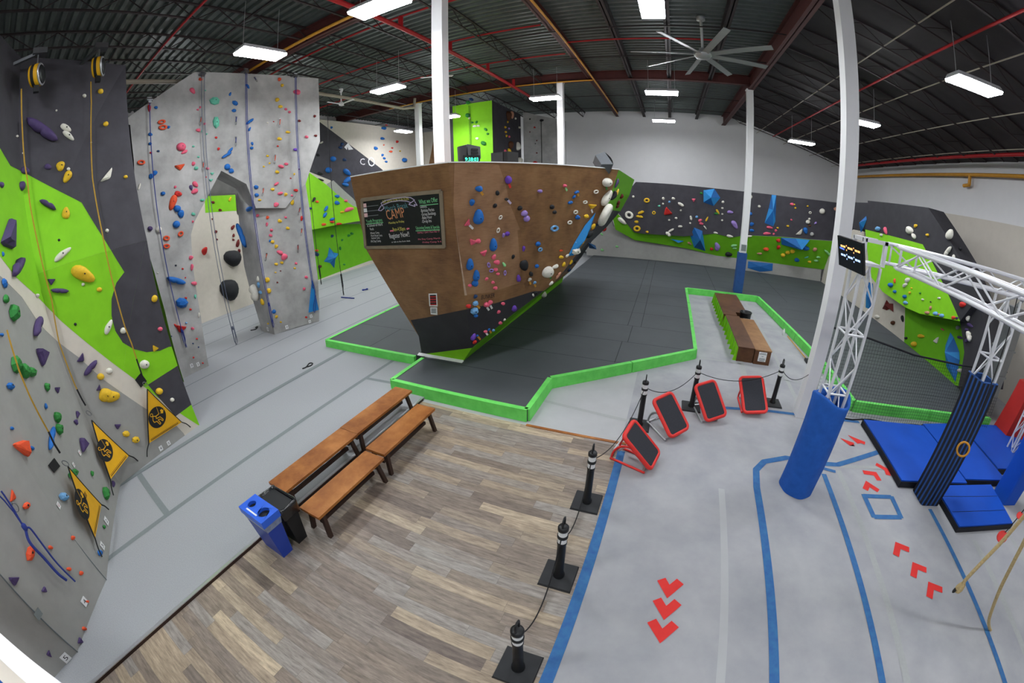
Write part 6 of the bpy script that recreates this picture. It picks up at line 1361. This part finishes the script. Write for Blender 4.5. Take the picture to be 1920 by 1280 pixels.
strap('thin yellow belay strap running down from the drum beside the rock wall', [(164, 160), (165, 200), (170, 340), (178, 390), (188, 440), (212, 549), (230, 613), (241, 643), (250, 671)], [(257, 692), (261, 704)], (266, 718))
strap('wide yellow belay strap entering at the edge of view and ending at the nearest flag', [(-4, 625), (6, 660), (20, 703), (40, 750), (58, 785), (75, 815)], [(86, 838), (97, 855)], (107, 874))
def belay(label, px, py, s):
    o, n = A.hit(px, py); c = o + n * .44; t = thing('auto_belay', label, 'auto belay', c - V((0, 0, .25)), 'yellow and black auto belay drums at the top of the near wall')
    ax = V((.42, .9, 0)).normalized()
    part('drum', MB().lathe(c - ax * .1, [(.1, -.02), (.185, 0), (.195, .03), (.195, .15), (.185, .17), (.1, .19)], 26, axis=ax), 'flag_yellow', t)
    part('face_plate', MB().lathe(c + ax * .085, [(.15, 0), (.165, .012), (.15, .03), (.06, .035)], 24, axis=ax), 'black_plastic', t)
    part('rim_ring', MB().tube([c + ax * .085 + (V((0, 0, 1)) * math.cos(a) + ax.cross(V((0, 0, 1))) * math.sin(a)) * .175 for a in (2 * PI * i / 28 for i in range(28))], .02, 8, closed=True), 'alu', t)
    part('nozzle', MB().box((c.x - .05, c.y - .05, c.z - .3), (c.x + .05, c.y + .05, c.z - .17)), 'black_plastic', t)
    part('side_label', MB().lathe(c - ax * .06, [(.197, 0), (.199, .01), (.199, .05), (.197, .06)], 26, axis=ax), 'webbing_black', t)
    top = c + V((0, 0, .36)); part('hook', MB().tube([c + V((0, 0, .18)), top], .018, 8), 'steel', t)
    part('bracket', MB().box((top.x - .12, top.y - .1, top.z), (top.x + .1, top.y + .16, top.z + .1)).bar(top + V((0, 0, .03)), top - n * .5 + V((0, -.22, -.1)), .07, .05), 'steel', t)
belay('yellow and black auto belay drum nearest the edge of view', 27, 156, 1)
belay('yellow and black auto belay drum beside the grey rock wall', 166, 146, 1)
def flag(label, tri, emb, er, arrow=True, curl=0):
    """Triangular belay gate: a sheet held off the wall at its top, laced to the wall at its lower corners."""
    P = [off(*tri[0], .16), off(*tri[1], .07), off(*tri[2], .1)]
    n = (P[1] - P[0]).cross(P[2] - P[0]).normalized(); n = n if n.dot(EYE - P[0]) > 0 else -n
    t = thing('belay_flag', label, 'belay flag', (P[0] + P[1] + P[2]) / 3, 'yellow triangular belay flags on the near wall')
    part('sheet', MB().prism(P, -n * .012), 'flag_yellow', t)
    part('edge_band', MB().bar(P[0], P[2], .02, .016, up=n).bar(P[0], P[1], .014, .014, up=n), 'webbing_black', t)
    g = lambda a, b, d=.003: on_plane(a, b, P[0] + n * d, n)
    c = g(*emb); cx = g(emb[0] + er, emb[1]) - c; s = cx.normalized(); u = n.cross(s); u = u if u.z > 0 else -u
    rr = ((g(emb[0] + er, emb[1]) - c).length + (g(emb[0], emb[1] + er) - c).length) / 2; u = V((0, 0, 1)) - n * n.z; u.normalize(); s = u.cross(n)
    part('disc', MB().prism([c + (s * math.cos(a) + u * math.sin(a)) * rr for a in (2 * PI * i / 32 for i in range(32))], n * .002), 'webbing_black', t)
    mb = MB(); Q = lambda a, b: c + n * .004 + (s * a + u * b) * rr
    def ln(pts, w=.07):
        for a, b in zip(pts, pts[1:]): mb.bar(Q(*a), Q(*b), w * rr, .002, up=n)
    ln([(-.5 + .14 * math.cos(a), .5 + .14 * math.sin(a)) for a in (2 * PI * i / 10 for i in range(11))], .06)
    ln([(-.42, .34), (-.55, .0), (-.5, -.25), (-.2, -.3), (-.02, -.75), (.12, -.7), (-.02, -.25), (.2, -.3), (.42, -.62), (.5, -.5), (.28, -.1), (-.15, -.05), (-.1, .18), (.25, .2), (.3, .3)]); ln([(-.42, .34), (-.1, .18)]); ln([(.28, .9), (.28, .3)], .03)
    part('climber_pictogram', mb, 'flag_yellow', t)
    mb = MB(); ln2 = [(.72, .5), (.78, .3), (.92, .38), (.72, .02), (.42, .18), (.56, .24), (.5, .42)]; mb.add([Q(*p) for p in ln2], [list(range(7))]); part('arrow', mb, 'flag_yellow', t)
    m1 = P[0] + (P[1] - P[0]) * .28 + (P[2] - P[0]) * .24 ; mb = MB()
    for k in range(3): mb.bar(m1 - s * rr * .38 - u * rr * .13 * k + n * .004, m1 + s * rr * .42 - u * rr * .13 * k + n * .004, rr * .06, .002, up=n)
    part('warning_lines', mb, 'webbing_black', t)
    e0, e1 = P[1] + (P[2] - P[1]) * .1, P[1] + (P[2] - P[1]) * .92; mb = MB(); inw = (P[0] - (P[1] + P[2]) / 2).normalized()
    mb.bar(e0 + inw * .03 + n * .003, e1 + inw * .03 + n * .003, .012, .002, up=n); mb.bar(e0 + inw * .055 + n * .003, e1 + inw * .055 + n * .003, .006, .002, up=n); part('hem_lettering', mb, 'webbing_black', t)
    for k in (1, 2):
        a = P[k]; d = (a - (P[0] + P[1] + P[2]) / 3).normalized(); part('corner_cord', MB().tube(catm([a, a + d * .12 - V((0, 0, .03)), a + d * .2 - V((0, 0, .1))], 4), .012, 6), 'webbing_black', t)
flag('yellow triangular belay flag with a climber pictogram, on the farther black diamond', [(270, 727), (338, 790), (275, 829)], (295, 782), 18)
flag('yellow triangular belay flag with a climber pictogram, the middle one of three', [(168, 784), (239, 852), (199, 902)], (197, 844), 17)
flag('yellow triangular belay flag with a climber pictogram, nearest the camera', [(112, 880), (184, 948), (169, 1013)], (154, 945), 15)
for px, py, s, lab in ((264, 713, 11, 'black square backing pad behind the clip of the farthest yellow flag'), (101, 873, 11, 'black square backing pad behind the clip of the nearest yellow flag')):
    o, n = A.hit(px, py); g = lambda a, b: on_plane(a, b, o + n * .014, n)
    single('backing_pad', MB().prism([g(px, py - s * 1.3), g(px + s, py + 1), g(px, py + s * 1.2), g(px - s, py - 1)], n * .012), 'webbing_black', lab, 'backing pad')
# knotted blue rope at the edge of view
t = thing('hanging_rope', 'dark blue doubled rope with a knot hanging low on the near wall', 'rope', off(60, 1010, .1)); f7 = lambda x, y, d=.1: off(x / 3.368, 900 + y / 3.368, d)
part('rope', MB().tube([f7(-20, 70), f7(0, 95), f7(60, 185), f7(120, 290)], .012, 6).tube([f7(-30, 100), f7(0, 130), f7(60, 200), f7(120, 290)], .01, 6), 'rope_blue', t)
part('knot', MB().lathe(f7(125, 292) - V((0, 0, .03)), [(.015, -.03), (.035, 0), (.035, .05), (.015, .08)], 8), 'rope_blue', t)
part('tail', MB().tube(catm([f7(130, 295), f7(160, 390), f7(250, 490), f7(335, 585), f7(390, 628)]), .02, 8).tube(catm([f7(140, 300), f7(165, 305), f7(230, 390), f7(330, 520), f7(445, 636)]), .013, 8), 'rope_blue', t)
part('carabiner', MB().tube([f7(70, 170) + V((0, .035 * math.cos(a), .06 * math.sin(a))) for a in (2 * PI * i / 12 for i in range(12))], .008, 6, closed=True), 'steel', t)
# blue flag on the rock leg
P = [V((0, 0, 0))] * 3
def offR(px, py, d): o, n = R.hit(px, py); return o + n * d
P = [offR(583, 524, .14), offR(596, 580, .08), offR(577, 585, .1)]; n = (P[1] - P[0]).cross(P[2] - P[0]).normalized(); n = n if n.dot(EYE - P[0]) > 0 else -n
t = thing('belay_flag', 'bright blue triangular belay flag on the rock leg', 'belay flag', (P[0] + P[1] + P[2]) / 3)
part('sheet', MB().prism(P, -n * .012), 'flag_blue', t); part('edge_band', MB().bar(P[0], P[1], .02, .016, up=n), 'volume_deep', t)
part('rope_coil', MB().tube(catm([P[0] + n * .03, P[0] + (P[1] - P[0]) * .4 + n * .05, P[0] + (P[2] - P[0]) * .5 + (P[1] - P[0]) * .4 + n * .05, P[1] * .6 + P[2] * .4 + n * .05, P[0] + (P[1] - P[0]) * .5 + n * .05]), .012, 6), 'rope_blue', t)
# patch on the near wall
o, n = A.hit(72, 1151); g = lambda a, b: on_plane(a, b, o + n * .012, n)
single('wall_patch', MB().prism([g(71, 1138), g(80, 1150), g(73, 1164), g(63, 1152)], n * .004), 'tape_grey', 'small grey square patch low on the near wall by the balcony', 'patch')
